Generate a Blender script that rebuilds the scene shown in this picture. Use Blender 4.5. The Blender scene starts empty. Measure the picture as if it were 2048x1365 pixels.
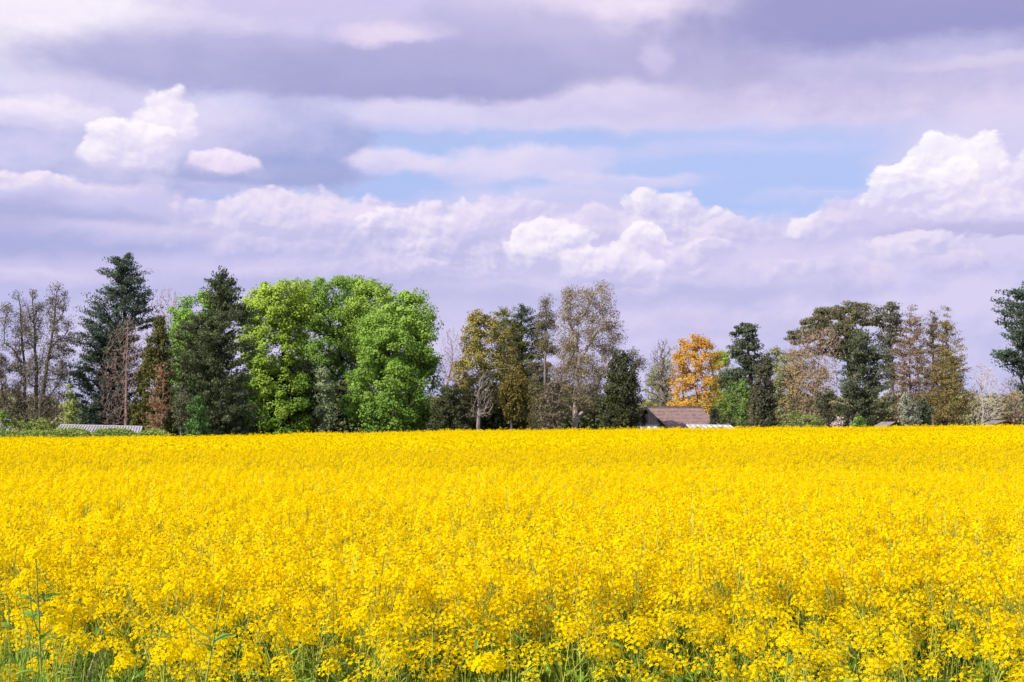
import bpy, math, numpy as np
from mathutils import Vector
rng = np.random.default_rng(7)
F = 2844.0; HOR = 846.0; CAMZ = 1.9          # focal length in photo pixels, horizon row, eye height
sc = bpy.context.scene

# ---------------------------------------------------------------- camera
cam = bpy.data.cameras.new("camera"); co = bpy.data.objects.new("camera", cam)
sc.collection.objects.link(co); sc.camera = co
cam.sensor_width = 36; cam.lens = 50; cam.clip_start = 0.05; cam.clip_end = 6000
cam.shift_y = (HOR - 682.5) / 2048.0
co.location = (0, 0, CAMZ); co.rotation_euler = (math.radians(90), 0, 0)

# ---------------------------------------------------------------- colour helpers
def lin(r, g, b):
    f = lambda c: (c / 255 / 12.92) if c / 255 <= 0.04045 else ((c / 255 + 0.055) / 1.055) ** 2.4
    return (f(r), f(g), f(b), 1.0)

# ---------------------------------------------------------------- world: sky and clouds by direction
SUN_EL = math.radians(40); SUN_AZ = math.radians(180 + 52)      # clockwise from +Y: behind the camera, to the left
world = bpy.data.worlds.new("World"); sc.world = world; world.use_nodes = True
nt = world.node_tree; N = nt.nodes; L = nt.links
for n in list(N): N.remove(n)
def nd(tree, t, **kw):
    n = tree.nodes.new(t)
    for k, v in kw.items(): setattr(n, k, v)
    return n
def mth(tree, op, a, b=None, c=None, clamp=False):
    n = tree.nodes.new('ShaderNodeMath'); n.operation = op; n.use_clamp = clamp
    for i, s in enumerate((a, b, c)):
        if s is None: continue
        if isinstance(s, (int, float)): n.inputs[i].default_value = s
        else: tree.links.new(s, n.inputs[i])
    return n.outputs[0]
def mixc(tree, fac, a, b, blend='MIX'):
    n = tree.nodes.new('ShaderNodeMix'); n.data_type = 'RGBA'; n.blend_type = blend; n.clamp_factor = True
    for s, i in ((fac, 0), (a, 6), (b, 7)):
        if isinstance(s, (int, float, tuple)): n.inputs[i].default_value = s
        else: tree.links.new(s, n.inputs[i])
    return n.outputs[2]
# node group: one cloud mass laid over what lies behind it
g = bpy.data.node_groups.new("CloudMass", 'ShaderNodeTree')
for nm, ty in (("Col", 'NodeSocketColor'), ("U", 'NodeSocketFloat'), ("V", 'NodeSocketFloat'), ("Nz", 'NodeSocketFloat'), ("Nf", 'NodeSocketFloat'),
               ("CX", 'NodeSocketFloat'), ("CY", 'NodeSocketFloat'), ("RX", 'NodeSocketFloat'), ("RU", 'NodeSocketFloat'), ("RD", 'NodeSocketFloat'),
               ("Soft", 'NodeSocketFloat'), ("Op", 'NodeSocketFloat'), ("Amp", 'NodeSocketFloat'), ("SB", 'NodeSocketFloat'), ("Top", 'NodeSocketColor'), ("Bot", 'NodeSocketColor')):
    g.interface.new_socket(nm, in_out='INPUT', socket_type=ty)
g.interface.new_socket("Out", in_out='OUTPUT', socket_type='NodeSocketColor')
gi = g.nodes.new('NodeGroupInput'); go = g.nodes.new('NodeGroupOutput'); I = gi.outputs
# (the tiny term only makes the masses evaluate one after another, so the shader fits its stack)
seq = mth(g, 'MULTIPLY', I['Col'], 1e-7)
dx = mth(g, 'DIVIDE', mth(g, 'SUBTRACT', mth(g, 'ADD', I['U'], seq), I['CX']), I['RX'])
dv = mth(g, 'SUBTRACT', mth(g, 'ADD', I['V'], seq), I['CY'])
up = mth(g, 'DIVIDE', mth(g, 'MAXIMUM', dv, 0.0), I['RU']); dn = mth(g, 'DIVIDE', mth(g, 'MINIMUM', dv, 0.0), I['RD'])
dy = mth(g, 'ADD', up, dn)
r = mth(g, 'SQRT', mth(g, 'ADD', mth(g, 'MULTIPLY', dx, dx), mth(g, 'MULTIPLY', dy, dy)))
rn = mth(g, 'MULTIPLY_ADD', I['Nz'], I['Amp'], r)
SO = mth(g, 'MULTIPLY', I['Soft'], mth(g, 'ADD', 1.0, mth(g, 'MULTIPLY', mth(g, 'MINIMUM', mth(g, 'MULTIPLY', dn, -1.0), 1.0), I['SB'])))
t = mth(g, 'DIVIDE', mth(g, 'SUBTRACT', mth(g, 'ADD', 1.0, SO), rn), mth(g, 'MULTIPLY', SO, 2.0), clamp=True)
t = mth(g, 'MULTIPLY', mth(g, 'MULTIPLY', t, t), mth(g, 'SUBTRACT', 3.0, mth(g, 'MULTIPLY', t, 2.0)))
m = mth(g, 'MULTIPLY', t, I['Op'])
shade = mth(g, 'MULTIPLY_ADD', I['Nf'], 1.5, mth(g, 'ADD', mth(g, 'ADD', mth(g, 'MULTIPLY', dy, 0.62), 0.5), mth(g, 'MULTIPLY', dx, -0.12)), clamp=True)
cc = mixc(g, shade, I['Bot'], I['Top'])
g.links.new(mixc(g, m, I['Col'], cc), go.inputs[0])

tc = nd(nt, 'ShaderNodeTexCoord')
sx = nd(nt, 'ShaderNodeSeparateXYZ'); L.new(tc.outputs['Generated'], sx.inputs[0])
X, Yd, Z = sx.outputs
az = mth(nt, 'ARCTAN2', X, Yd)
hyp = mth(nt, 'SQRT', mth(nt, 'ADD', mth(nt, 'MULTIPLY', X, X), mth(nt, 'MULTIPLY', Yd, Yd)))
elv = mth(nt, 'DIVIDE', Z, mth(nt, 'MAXIMUM', hyp, 0.02))
U0 = mth(nt, 'MULTIPLY', az, 2.844); V0 = mth(nt, 'MULTIPLY', elv, 2.844)
cmb = nd(nt, 'ShaderNodeCombineXYZ'); L.new(U0, cmb.inputs[0]); L.new(mth(nt, 'MULTIPLY', V0, 1.7), cmb.inputs[1])
def noise(scale, detail, rough, off, vec=None, dist=0.0):
    mp = nd(nt, 'ShaderNodeVectorMath', operation='ADD'); L.new(vec or cmb.outputs[0], mp.inputs[0]); mp.inputs[1].default_value = off
    n = nd(nt, 'ShaderNodeTexNoise'); n.inputs['Scale'].default_value = scale; n.inputs['Detail'].default_value = detail
    n.inputs['Roughness'].default_value = rough; n.inputs['Distortion'].default_value = dist
    L.new(mp.outputs[0], n.inputs['Vector'])
    return mth(nt, 'SUBTRACT', n.outputs[0], 0.5)
nA = noise(3.2, 9, 0.60, (3.1, 1.7, 0.4)); nB = noise(8.0, 7, 0.58, (9.3, 5.2, 2.0)); nC = noise(1.3, 3, 0.5, (1.0, 7.7, 5.0))
wU = noise(5.0, 7, 0.6, (21, 4, 3)); wV = noise(5.0, 7, 0.6, (4, 31, 7))
# billows: rounded lumps of several sizes; their height a step toward the sun gives lit and shaded sides
def vor(ou, ov):
    wv = nd(nt, 'ShaderNodeCombineXYZ'); L.new(mth(nt, 'ADD', U0, mth(nt, 'MULTIPLY_ADD', wU, 0.09, ou)), wv.inputs[0])
    L.new(mth(nt, 'ADD', mth(nt, 'MULTIPLY', V0, 1.2), mth(nt, 'MULTIPLY_ADD', wV, 0.09, ov)), wv.inputs[1])
    v = nd(nt, 'ShaderNodeTexVoronoi', feature='SMOOTH_F1', voronoi_dimensions='2D'); v.inputs['Scale'].default_value = 9.5; v.inputs['Smoothness'].default_value = 0.35
    v.inputs['Detail'].default_value = 3.0; v.inputs['Roughness'].default_value = 0.48; v.inputs['Lacunarity'].default_value = 2.1; v.normalize = True
    L.new(wv.outputs[0], v.inputs['Vector']); return v.outputs['Distance']
D0 = vor(0.0, 0.0); D1 = vor(-0.007, 0.011)
relief = mth(nt, 'SUBTRACT', D1, D0)                 # > 0 where the lump faces the sun
bil = mth(nt, 'SUBTRACT', D0, 0.25)
U = mth(nt, 'ADD', U0, mth(nt, 'MULTIPLY', wU, 0.14)); V = mth(nt, 'ADD', V0, mth(nt, 'MULTIPLY', wV, 0.08))
NZs = mth(nt, 'MULTIPLY_ADD', bil, 0.35, nA); NZb = mth(nt, 'ADD', mth(nt, 'MULTIPLY', bil, 1.5), mth(nt, 'MULTIPLY', nA, 0.6))
NF = mth(nt, 'ADD', mth(nt, 'MULTIPLY_ADD', relief, 0.45, mth(nt, 'MULTIPLY', nB, 1.1)), mth(nt, 'MULTIPLY', nA, 0.85)); NFb = mth(nt, 'ADD', mth(nt, 'MULTIPLY_ADD', relief, 2.4, -0.10), mth(nt, 'MULTIPLY', nB, 0.9))
sky = nd(nt, 'ShaderNodeTexSky', sky_type='NISHITA', sun_disc=False); sky.sun_elevation = SUN_EL; sky.sun_rotation = SUN_AZ
sky.air_density = 1.0; sky.dust_density = 0.6; sky.ozone_density = 2.0
SKYK = 0.105
base = mixc(nt, 1.0, sky.outputs[0], (0.93, 0.88, 1.06, 1), 'MULTIPLY')
K = 0.755 / SKYK
def C(rgb, k=1.0):
    c = lin(*rgb); return (c[0] * K * k, c[1] * K * k, c[2] * K * k, 1)
col = mixc(nt, 0.80, base, C((176, 196, 243)))
# general broken cloud sheet over the whole dome
sheet = mth(nt, 'MULTIPLY', mth(nt, 'ADD', mth(nt, 'MULTIPLY', mth(nt, 'ADD', nA, mth(nt, 'MULTIPLY', nC, 1.2)), 3.0), 0.42, clamp=True), 1.0)
hi = mth(nt, 'DIVIDE', mth(nt, 'SUBTRACT', V0, 0.52), 0.30, clamp=True)
lo = mth(nt, 'DIVIDE', mth(nt, 'SUBTRACT', 0.46, V0), 0.10, clamp=True)
sheetc = mixc(nt, mth(nt, 'ADD', mth(nt, 'MULTIPLY', NF, 2.0), 0.5, clamp=True), C((178, 176, 220)), C((226, 216, 242)))
col = mixc(nt, mth(nt, 'MULTIPLY', mth(nt, 'MAXIMUM', mth(nt, 'ADD', mth(nt, 'MULTIPLY', sheet, 0.35), 0.65), 0.0), hi), col, sheetc)
lowc = mixc(nt, mth(nt, 'ADD', mth(nt, 'MULTIPLY', NF, 2.2), mth(nt, 'ADD', 0.42, mth(nt, 'MULTIPLY', nC, 0.8)), clamp=True), C((181, 180, 224)), C((208, 200, 236)))
col = mixc(nt, mth(nt, 'MULTIPLY', lo, 0.0), col, lowc)
W = (250, 240, 252); PK = (232, 218, 242); LI = (207, 199, 236); GR = (171, 169, 213); DG = (152, 153, 203); BG = (166, 175, 222); BL = (190, 190, 232)
# px, py, rx, r_up, r_down, softness, opacity, edge amplitude, top colour, bottom colour, billow?
MASSES = [
 # --- upper layer
 (1500, -60, 1500, 300, 265, 0.20, 0.85, 0.6, LI, (203, 197, 234), 0),
 (40, 30, 290, 170, 130, 0.50, 0.95, 1.0, (254, 248, 254), (236, 226, 246), 0),
 (120, 190, 320, 60, 42, 0.50, 0.60, 1.2, (238, 230, 247), (215, 208, 240), 0),
 (1250, 40, 300, 70, 62, 0.35, 0.90, 1.3, (244, 231, 248), PK, 0),
 (1420, 225, 760, 85, 36, 0.35, 0.80, 0.8, (205, 198, 232), (226, 214, 240), 0),
 (1750, 190, 420, 80, 80, 0.60, 0.75, 0.8, (186, 181, 221), (222, 210, 239), 0),
 (1160, 200, 190, 50, 40, 0.40, 0.70, 1.4, (234, 223, 245), (206, 200, 236), 0),
 (600, 145, 560, 95, 60, 0.28, 0.95, 0.5, (184, 181, 222), (168, 168, 213), 0),
 (820, 150, 340, 70, 58, 0.22, 0.92, 0.4, (174, 172, 215), (164, 164, 210), 0),
 (1060, 115, 330, 110, 62, 0.35, 0.80, 0.7, (182, 178, 220), (172, 170, 214), 0),
 (1420, 115, 190, 75, 50, 0.45, 0.70, 0.8, (186, 181, 220), (176, 171, 213), 0),
 (1850, 15, 480, 120, 85, 0.38, 0.95, 0.6, (156, 156, 204), (151, 151, 202), 0),
 (780, 70, 130, 24, 18, 0.50, 0.80, 1.3, (236, 222, 243), (226, 212, 239), 0),
 (430, 42, 130, 24, 18, 0.60, 0.55, 1.4, (232, 222, 243), (214, 205, 236), 0),
 (1310, 120, 26, 34, 25, 0.60, 0.6, 1.0, (222, 212, 241), (210, 200, 234), 0),
 (1960, 124, 150, 16, 10, 0.50, 0.65, 1.2, (226, 214, 238), (210, 200, 230), 0),
 # --- left middle
 (230, 320, 480, 140, 100, 0.30, 0.88, 0.8, (214, 207, 239), (178, 180, 224), 0),
 (40, 235, 160, 40, 24, 0.30, 0.85, 1.7, (246, 237, 250), (216, 210, 241), 0),
 (600, 285, 150, 75, 85, 0.15, 0.93, 0.45, (190, 191, 231), (158, 168, 216), 0),
 (470, 348, 260, 26, 20, 0.35, 0.85, 0.6, (172, 177, 221), (163, 170, 216), 0),
 (430, 240, 130, 50, 60, 0.50, 0.70, 1.0, (228, 219, 244), (206, 200, 236), 0),
 (335, 240, 62, 62, 90, 0.32, 0.92, 0.9, (252, 244, 253), (228, 219, 244), 1),
 (265, 300, 92, 56, 56, 0.30, 0.95, 0.8, (255, 248, 254), (218, 211, 241), 1),
 (436, 326, 78, 26, 18, 0.35, 0.95, 0.7, (244, 233, 249), (222, 211, 240), 1),
 (70, 385, 100, 40, 18, 0.32, 0.95, 1.0, (242, 231, 247), (206, 200, 236), 1),
 (210, 392, 150, 22, 15, 0.40, 0.8, 1.0, (232, 221, 243), (204, 198, 235), 0),
 (1500, 330, 330, 75, 110, 0.45, 0.75, 0.6, (184, 198, 243), (176, 196, 244), 0),
 (800, 390, 90, 30, 40, 0.45, 0.8, 0.6, (176, 194, 242), (174, 192, 242), 0),
 # --- veils in the blue gap
 (800, 325, 100, 28, 24, 0.35, 0.9, 1.3, (232, 222, 245), (210, 205, 240), 0),
 (1040, 335, 200, 40, 36, 0.35, 0.88, 1.4, (230, 220, 244), (208, 204, 240), 0),
 (1270, 362, 170, 20, 20, 0.40, 0.75, 1.7, (222, 215, 243), (204, 202, 240), 0),
 (1080, 410, 230, 36, 44, 0.45, 0.8, 1.1, (220, 212, 242), (206, 202, 238), 0),
 (850, 240, 150, 36, 24, 0.45, 0.75, 1.4, (226, 218, 244), (204, 202, 240), 0),
 # --- the long bank above the trees
 (400, 720, 1500, 322, 400, 0.045, 0.97, 0.20, (202, 198, 237), (174, 178, 225), 0),
 (1500, 800, 1500, 380, 400, 0.045, 0.97, 0.22, (216, 208, 240), (174, 178, 226), 0),
 (120, 460, 380, 46, 60, 0.45, 0.95, 0.9, (176, 178, 222), (172, 175, 221), 0),
 (330, 560, 520, 40, 30, 0.60, 0.6, 0.9, (206, 199, 236), (184, 184, 227), 0),
 (560, 425, 210, 48, 46, 0.28, 0.92, 0.7, (240, 229, 247), (200, 196, 234), 1),
 (700, 455, 160, 40, 46, 0.35, 0.85, 0.8, (232, 221, 244), (198, 195, 233), 1),
 (900, 480, 190, 72, 80, 0.26, 0.95, 0.7, (246, 236, 250), (192, 190, 231), 1),
 (1010, 440, 120, 44, 50, 0.35, 0.85, 0.8, (236, 226, 246), (206, 200, 237), 1),
 (1340, 440, 110, 56, 50, 0.22, 0.95, 0.7, (248, 240, 251), (202, 197, 235), 1),
 (1200, 465, 110, 40, 44, 0.35, 0.85, 0.8, (232, 222, 245), (200, 196, 234), 1),
 (1480, 470, 130, 40, 40, 0.32, 0.88, 0.8, (232, 222, 244), (198, 194, 233), 1),
 (1090, 508, 110, 60, 44, 0.20, 0.96, 0.7, (251, 243, 252), (200, 196, 234), 1),
 (1300, 480, 60, 40, 34, 0.25, 0.95, 0.8, (254, 247, 254), (216, 208, 239), 1),
 (1225, 538, 120, 52, 26, 0.18, 0.96, 0.6, (248, 239, 251), (204, 198, 236), 1),
 (1410, 505, 90, 30, 30, 0.4, 0.85, 0.9, (240, 230, 247), (200, 196, 234), 1),
 (820, 545, 170, 32, 34, 0.5, 0.7, 1.0, (226, 216, 242), (190, 188, 230), 1),
 (1645, 462, 95, 44, 34, 0.22, 0.95, 0.7, (248, 239, 251), (202, 197, 235), 1),
 (1750, 430, 120, 46, 46, 0.35, 0.85, 0.8, (230, 220, 244), (204, 198, 236), 1),
 (1980, 300, 190, 80, 130, 0.45, 0.80, 0.8, (224, 213, 240), (216, 207, 239), 0),
 (1910, 320, 90, 62, 80, 0.22, 0.96, 0.7, (255, 250, 255), (232, 223, 246), 1),
 (1850, 395, 120, 76, 54, 0.20, 0.96, 0.7, (255, 249, 255), (214, 207, 240), 1),
 (1985, 410, 110, 56, 36, 0.30, 0.90, 0.8, (247, 238, 250), (214, 206, 239), 1),
 (2060, 345, 60, 46, 40, 0.25, 0.9, 0.8, (253, 246, 253), (222, 213, 242), 1),
 (2000, 462, 240, 22, 16, 0.35, 0.88, 0.6, (190, 186, 227), (180, 178, 222), 0),
 (1840, 498, 120, 34, 22, 0.35, 0.85, 0.9, (238, 227, 246), (200, 196, 234), 1),
 (1700, 565, 90, 36, 26, 0.45, 0.75, 1.0, (232, 219, 242), (196, 192, 232), 1),
 (1910, 535, 70, 30, 18, 0.45, 0.75, 0.9, (228, 217, 241), (194, 190, 231), 1),
 (1420, 585, 320, 22, 24, 0.60, 0.70, 0.9, (180, 181, 226), (188, 187, 229), 0),
 (300, 470, 200, 26, 22, 0.45, 0.75, 1.0, (218, 210, 240), (190, 189, 230), 0),
 (560, 500, 190, 34, 28, 0.45, 0.75, 1.0, (220, 212, 241), (188, 188, 230), 1),
 (590, 560, 150, 24, 20, 0.5, 0.6, 1.1, (216, 208, 240), (190, 189, 230), 1),
 (950, 590, 190, 30, 22, 0.5, 0.65, 1.1, (218, 210, 240), (192, 190, 231), 1),
 (1560, 545, 150, 30, 22, 0.45, 0.75, 1.0, (228, 218, 243), (194, 191, 232), 1),
 (1720, 640, 220, 24, 18, 0.5, 0.7, 1.1, (220, 211, 240), (196, 193, 233), 1),
 (1250, 595, 120, 26, 18, 0.5, 0.7, 1.0, (226, 216, 242), (194, 191, 232), 1),
 (1480, 300, 300, 16, 14, 0.7, 0.45, 1.4, (214, 210, 244), (196, 202, 244), 0),
 (1650, 390, 150, 14, 12, 0.7, 0.45, 1.5, (218, 212, 243), (198, 202, 243), 0),
 (60, 560, 200, 20, 16, 0.50, 0.7, 1.1, (226, 214, 240), (200, 195, 234), 0),
 (650, 600, 600, 40, 60, 0.60, 0.6, 0.9, (182, 183, 227), (196, 192, 232), 0),
 (1420, 655, 280, 28, 20, 0.60, 0.65, 1.1, (220, 210, 239), (200, 194, 232), 0),
]
def ang(px, py):
    u = (px - 1024) / F; v = (HOR - py) / F
    return math.atan(u) * 2.844, v / math.sqrt(1 + u * u) * 2.844
for (px, py, rx, ru, rd, so, op, am, tp, bt, bi) in MASSES:
    n = nt.nodes.new('ShaderNodeGroup'); n.node_tree = g
    L.new(col, n.inputs['Col']); L.new(U, n.inputs['U']); L.new(V, n.inputs['V'])
    L.new(NZb if bi else NZs, n.inputs['Nz']); L.new(NFb if bi else NF, n.inputs['Nf'])
    cx, cy = ang(px, py); n.inputs['SB'].default_value = 4.0 if bi else 0.0
    if bi: so *= .40; am *= 1.25; rx *= 1.05; ru *= 1.05
    else: am *= 1.5
    for k, v in (('CX', cx), ('CY', cy), ('RX', rx / 1000), ('RU', ru / 1000), ('RD', rd / 1000), ('Soft', so), ('Op', op), ('Amp', am)): n.inputs[k].default_value = v
    n.inputs['Top'].default_value = C(tp); n.inputs['Bot'].default_value = C(bt)
    col = n.outputs[0]
bg = nd(nt, 'ShaderNodeBackground'); bg.inputs['Strength'].default_value = SKYK; L.new(col, bg.inputs['Color'])
wo = nd(nt, 'ShaderNodeOutputWorld'); L.new(bg.outputs[0], wo.inputs[0])
world.cycles.sampling_method = 'MANUAL'; world.cycles.sample_map_resolution = 256

sl = bpy.data.lights.new("sun", 'SUN'); so_ = bpy.data.objects.new("sun", sl); sc.collection.objects.link(so_)
sl.energy = 5.0; sl.angle = math.radians(0.53); sl.color = (1.0, 0.93, 0.82)
tosun = Vector((math.sin(SUN_AZ) * math.cos(SUN_EL), math.cos(SUN_AZ) * math.cos(SUN_EL), math.sin(SUN_EL)))
so_.rotation_euler = tosun.to_track_quat('Z', 'Y').to_euler(); so_.location = tosun * 300
vs = sc.view_settings; vs.view_transform = 'Standard'; vs.look = 'None'; vs.gamma = 1; vs.exposure = 0.44
sc.cycles.max_bounces = 6; sc.cycles.diffuse_bounces = 3; sc.cycles.glossy_bounces = 2; sc.cycles.transmission_bounces = 4
sc.cycles.transparent_max_bounces = 8
sc.cycles.use_denoising = True; sc.cycles.use_adaptive_sampling = True; sc.cycles.adaptive_threshold = 0.02; sc.cycles.adaptive_min_samples = 12

# ---------------------------------------------------------------- materials
def mat_surface(name, c1, c2, rough=0.8, scale=4.0, spec=0.3, bump=0.0, trans=0.0, tint=True, metal=0.0):
    m = bpy.data.materials.new(name); m.use_nodes = True; t = m.node_tree
    for n in list(t.nodes): t.nodes.remove(n)
    out = t.nodes.new('ShaderNodeOutputMaterial'); p = t.nodes.new('ShaderNodeBsdfPrincipled')
    p.inputs['Roughness'].default_value = rough; p.inputs['Specular IOR Level'].default_value = spec; p.inputs['Metallic'].default_value = metal
    tcn = t.nodes.new('ShaderNodeTexCoord'); nz = t.nodes.new('ShaderNodeTexNoise'); nz.inputs['Scale'].default_value = scale; nz.inputs['Detail'].default_value = 4
    t.links.new(tcn.outputs['Object'], nz.inputs['Vector'])
    if tint:
        at = t.nodes.new('ShaderNodeAttribute'); at.attribute_name = 'tint'
        f = mth(t, 'ADD', mth(t, 'MULTIPLY', nz.outputs[0], 0.5), mth(t, 'SUBTRACT', at.outputs['Fac'], 0.25), clamp=True)
    else:
        f = mth(t, 'ADD', mth(t, 'MULTIPLY', mth(t, 'SUBTRACT', nz.outputs[0], 0.5), 2.2), 0.5, clamp=True)
    c = mixc(t, f, tuple(c1) + (1,) if len(c1) == 3 else c1, tuple(c2) + (1,) if len(c2) == 3 else c2)
    t.links.new(c, p.inputs['Base Color'])
    if bump:
        b = t.nodes.new('ShaderNodeBump'); b.inputs['Strength'].default_value = bump; b.inputs['Distance'].default_value = 0.05
        t.links.new(nz.outputs[0], b.inputs['Height']); t.links.new(b.outputs[0], p.inputs['Normal'])
    if trans > 0:
        tr = t.nodes.new('ShaderNodeBsdfTranslucent'); t.links.new(c, tr.inputs['Color'])
        ms = t.nodes.new('ShaderNodeMixShader'); ms.inputs[0].default_value = trans
        t.links.new(p.outputs[0], ms.inputs[1]); t.links.new(tr.outputs[0], ms.inputs[2]); t.links.new(ms.outputs[0], out.inputs[0])
    else: t.links.new(p.outputs[0], out.inputs[0])
    return m

# ---------------------------------------------------------------- mesh helpers
def mk(name, V, Fq, mats, tint=None, midx=None, parent=None, smooth=False):
    me = bpy.data.meshes.new(name); V = np.asarray(V, np.float32); Fq = np.asarray(Fq, np.int32)
    me.vertices.add(len(V)); me.vertices.foreach_set('co', V.ravel())
    k = Fq.shape[1]; n = len(Fq)
    me.loops.add(n * k); me.loops.foreach_set('vertex_index', Fq.ravel())
    me.polygons.add(n); me.polygons.foreach_set('loop_start', np.arange(0, n * k, k, dtype=np.int32))
    try: me.polygons.foreach_set('loop_total', np.full(n, k, np.int32))
    except Exception: pass
    if midx is not None: me.polygons.foreach_set('material_index', np.asarray(midx, np.int32))
    me.polygons.foreach_set('use_smooth', np.full(n, smooth))
    if tint is not None:
        a = me.attributes.new('tint', 'FLOAT', 'FACE'); a.data.foreach_set('value', np.asarray(tint, np.float32))
    for m in (mats if isinstance(mats, (list, tuple)) else [mats]): me.materials.append(m)
    me.update(calc_edges=True)
    o = bpy.data.objects.new(name, me); sc.collection.objects.link(o)
    if parent: o.parent = parent
    return o
def root(name, label, cat, loc=(0, 0, 0), group=None, rz=0):
    o = bpy.data.objects.new(name, None); sc.collection.objects.link(o); o.location = loc; o.rotation_euler[2] = rz
    o.empty_display_size = 0.3
    o['label'] = label; o['category'] = cat
    if group: o['group'] = group
    return o
class MB:                                      # polygons with any number of corners, collected into one mesh
    def __init__(s): s.v = []; s.f = []
    def quad(s, *p): n = len(s.v); s.v += [tuple(q) for q in p]; s.f.append(tuple(range(n, n + len(p))))
    def box(s, x0, y0, z0, x1, y1, z1):
        n = len(s.v); s.v += [(x, y, z) for z in (z0, z1) for y in (y0, y1) for x in (x0, x1)]
        s.f += [tuple(n + i for i in q) for q in ((0, 2, 3, 1), (4, 5, 7, 6), (0, 1, 5, 4), (2, 6, 7, 3), (0, 4, 6, 2), (1, 3, 7, 5))]
    def slab(s, a, b, c, d, th):               # four corners of the top face, thickened downwards along its normal
        a, b, c, d = map(Vector, (a, b, c, d)); nn = (b - a).cross(d - a).normalized()
        if nn.z < 0: nn = -nn
        n = len(s.v); s.v += [tuple(q) for q in (a, b, c, d)] + [tuple(q - nn * th) for q in (a, b, c, d)]
        s.f += [tuple(n + i for i in q) for q in ((0, 1, 2, 3), (7, 6, 5, 4), (0, 4, 5, 1), (1, 5, 6, 2), (2, 6, 7, 3), (3, 7, 4, 0))]
    def bar(s, a, b, w, h=None):
        a = Vector(a); b = Vector(b); d = (b - a).normalized(); h = h or w
        u = d.cross(Vector((0, 0, 1)));  u = u.normalized() if u.length > 1e-3 else Vector((1, 0, 0)); v = d.cross(u).normalized()
        n = len(s.v)
        for q in (a, b):
            for (i, j) in ((-1, -1), (1, -1), (1, 1), (-1, 1)): s.v.append(tuple(q + u * i * w / 2 + v * j * h / 2))
        s.f += [tuple(n + i for i in q) for q in ((0, 1, 5, 4), (1, 2, 6, 5), (2, 3, 7, 6), (3, 0, 4, 7), (3, 2, 1, 0), (4, 5, 6, 7))]
    def build(s, name, mat, parent=None):
        me = bpy.data.meshes.new(name); me.from_pydata(s.v, [], s.f); me.materials.append(mat); me.update()
        o = bpy.data.objects.new(name, me); sc.collection.objects.link(o)
        if parent: o.parent = parent
        return o

# ---------------------------------------------------------------- the ground
EDGEY = 125.0
EX = np.array([-400, 0, 200, 340, 460, 600, 760, 900, 1000, 1100, 1240, 1400, 1500, 1600, 1740, 1850, 1960, 2048, 2500])
EP = np.array([880, 879, 878, 877, 875, 871, 868, 864.5, 864, 861.5, 861, 860, 858.5, 857.5, 857, 855, 854, 853, 850.])
CAN = 1.25                                      # crop height
EXW = (EX - 1024) * EDGEY / F; EZW = CAMZ - (EP - HOR) * EDGEY / F - CAN - 0.22
def ground(x, y):
    x = np.asarray(x, float); y = np.asarray(y, float)
    s = np.clip(y / EDGEY, 0, 1.0)
    xx = np.where(y > 1, x * EDGEY / np.maximum(y, 60), x)
    return np.interp(xx, EXW, EZW) * s ** 2
def P(px, py, Y): return ((px - 1024) * Y / F, Y, CAMZ + (HOR - py) * Y / F)
def Zp(py, Y): return CAMZ + (HOR - py) * Y / F

ys = np.concatenate([np.linspace(-60, 0, 6)[:-1], np.linspace(0, 140, 41), np.array([160, 200, 260, 400, 700, 1300, 2500])])
xs = np.concatenate([np.array([-2500, -1200, -600, -300, -150]), np.linspace(-90, 90, 46), np.array([150, 300, 600, 1200, 2500])])
gx, gy = np.meshgrid(xs, ys); gz = ground(gx, gy)
nx, ny = len(xs), len(ys)
ii, jj = np.meshgrid(np.arange(nx - 1), np.arange(ny - 1)); a = (jj * nx + ii).ravel()
soil = mat_surface("soil_and_grass", (0.045, 0.06, 0.02), (0.09, 0.075, 0.035), 0.95, 2.0, 0.1, 0.5, tint=False)
gr = mk("ground", np.stack([gx.ravel(), gy.ravel(), gz.ravel()], 1), np.stack([a, a + 1, a + nx + 1, a + nx], 1), soil, smooth=True)
gr['kind'] = 'structure'

# ---------------------------------------------------------------- rapeseed crop
petal = mat_surface("rape_petal", (0.91, 0.63, 0.0), (0.98, 0.78, 0.002), 0.7, 6.0, 0.03, trans=0.52)
bud = mat_surface("rape_bud", (0.30, 0.30, 0.02), (0.48, 0.42, 0.02), 0.6, 6.0, 0.2, trans=0.2)
stem = mat_surface("rape_stem", (0.19, 0.26, 0.02), (0.40, 0.42, 0.07), 0.6, 6.0, 0.15)
leafm = mat_surface("rape_leaf", (0.07, 0.19, 0.012), (0.24, 0.42, 0.04), 0.34, 6.0, 0.55, trans=0.25)
CROP = [petal, bud, stem, leafm]
def rand_dirs(n, r=rng):
    v = r.normal(size=(n, 3)); return v / np.linalg.norm(v, axis=1, keepdims=True)
def norm(v): return v / np.maximum(np.linalg.norm(v, axis=-1, keepdims=True), 1e-9)
def perp(d, r=rng):
    q = norm(np.cross(d, r.normal(size=d.shape))); return q
class QB:
    def __init__(s): s.q = []; s.m = []; s.t = []
    def add(s, q, m, t):
        q = np.asarray(q, np.float32).reshape(-1, 4, 3); s.q.append(q); s.m.append(np.full(len(q), m, np.int8))
        s.t.append(np.broadcast_to(np.asarray(t, np.float32), (len(q),)).copy())
    def get(s): return np.concatenate(s.q), np.concatenate(s.m), np.concatenate(s.t)
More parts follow.
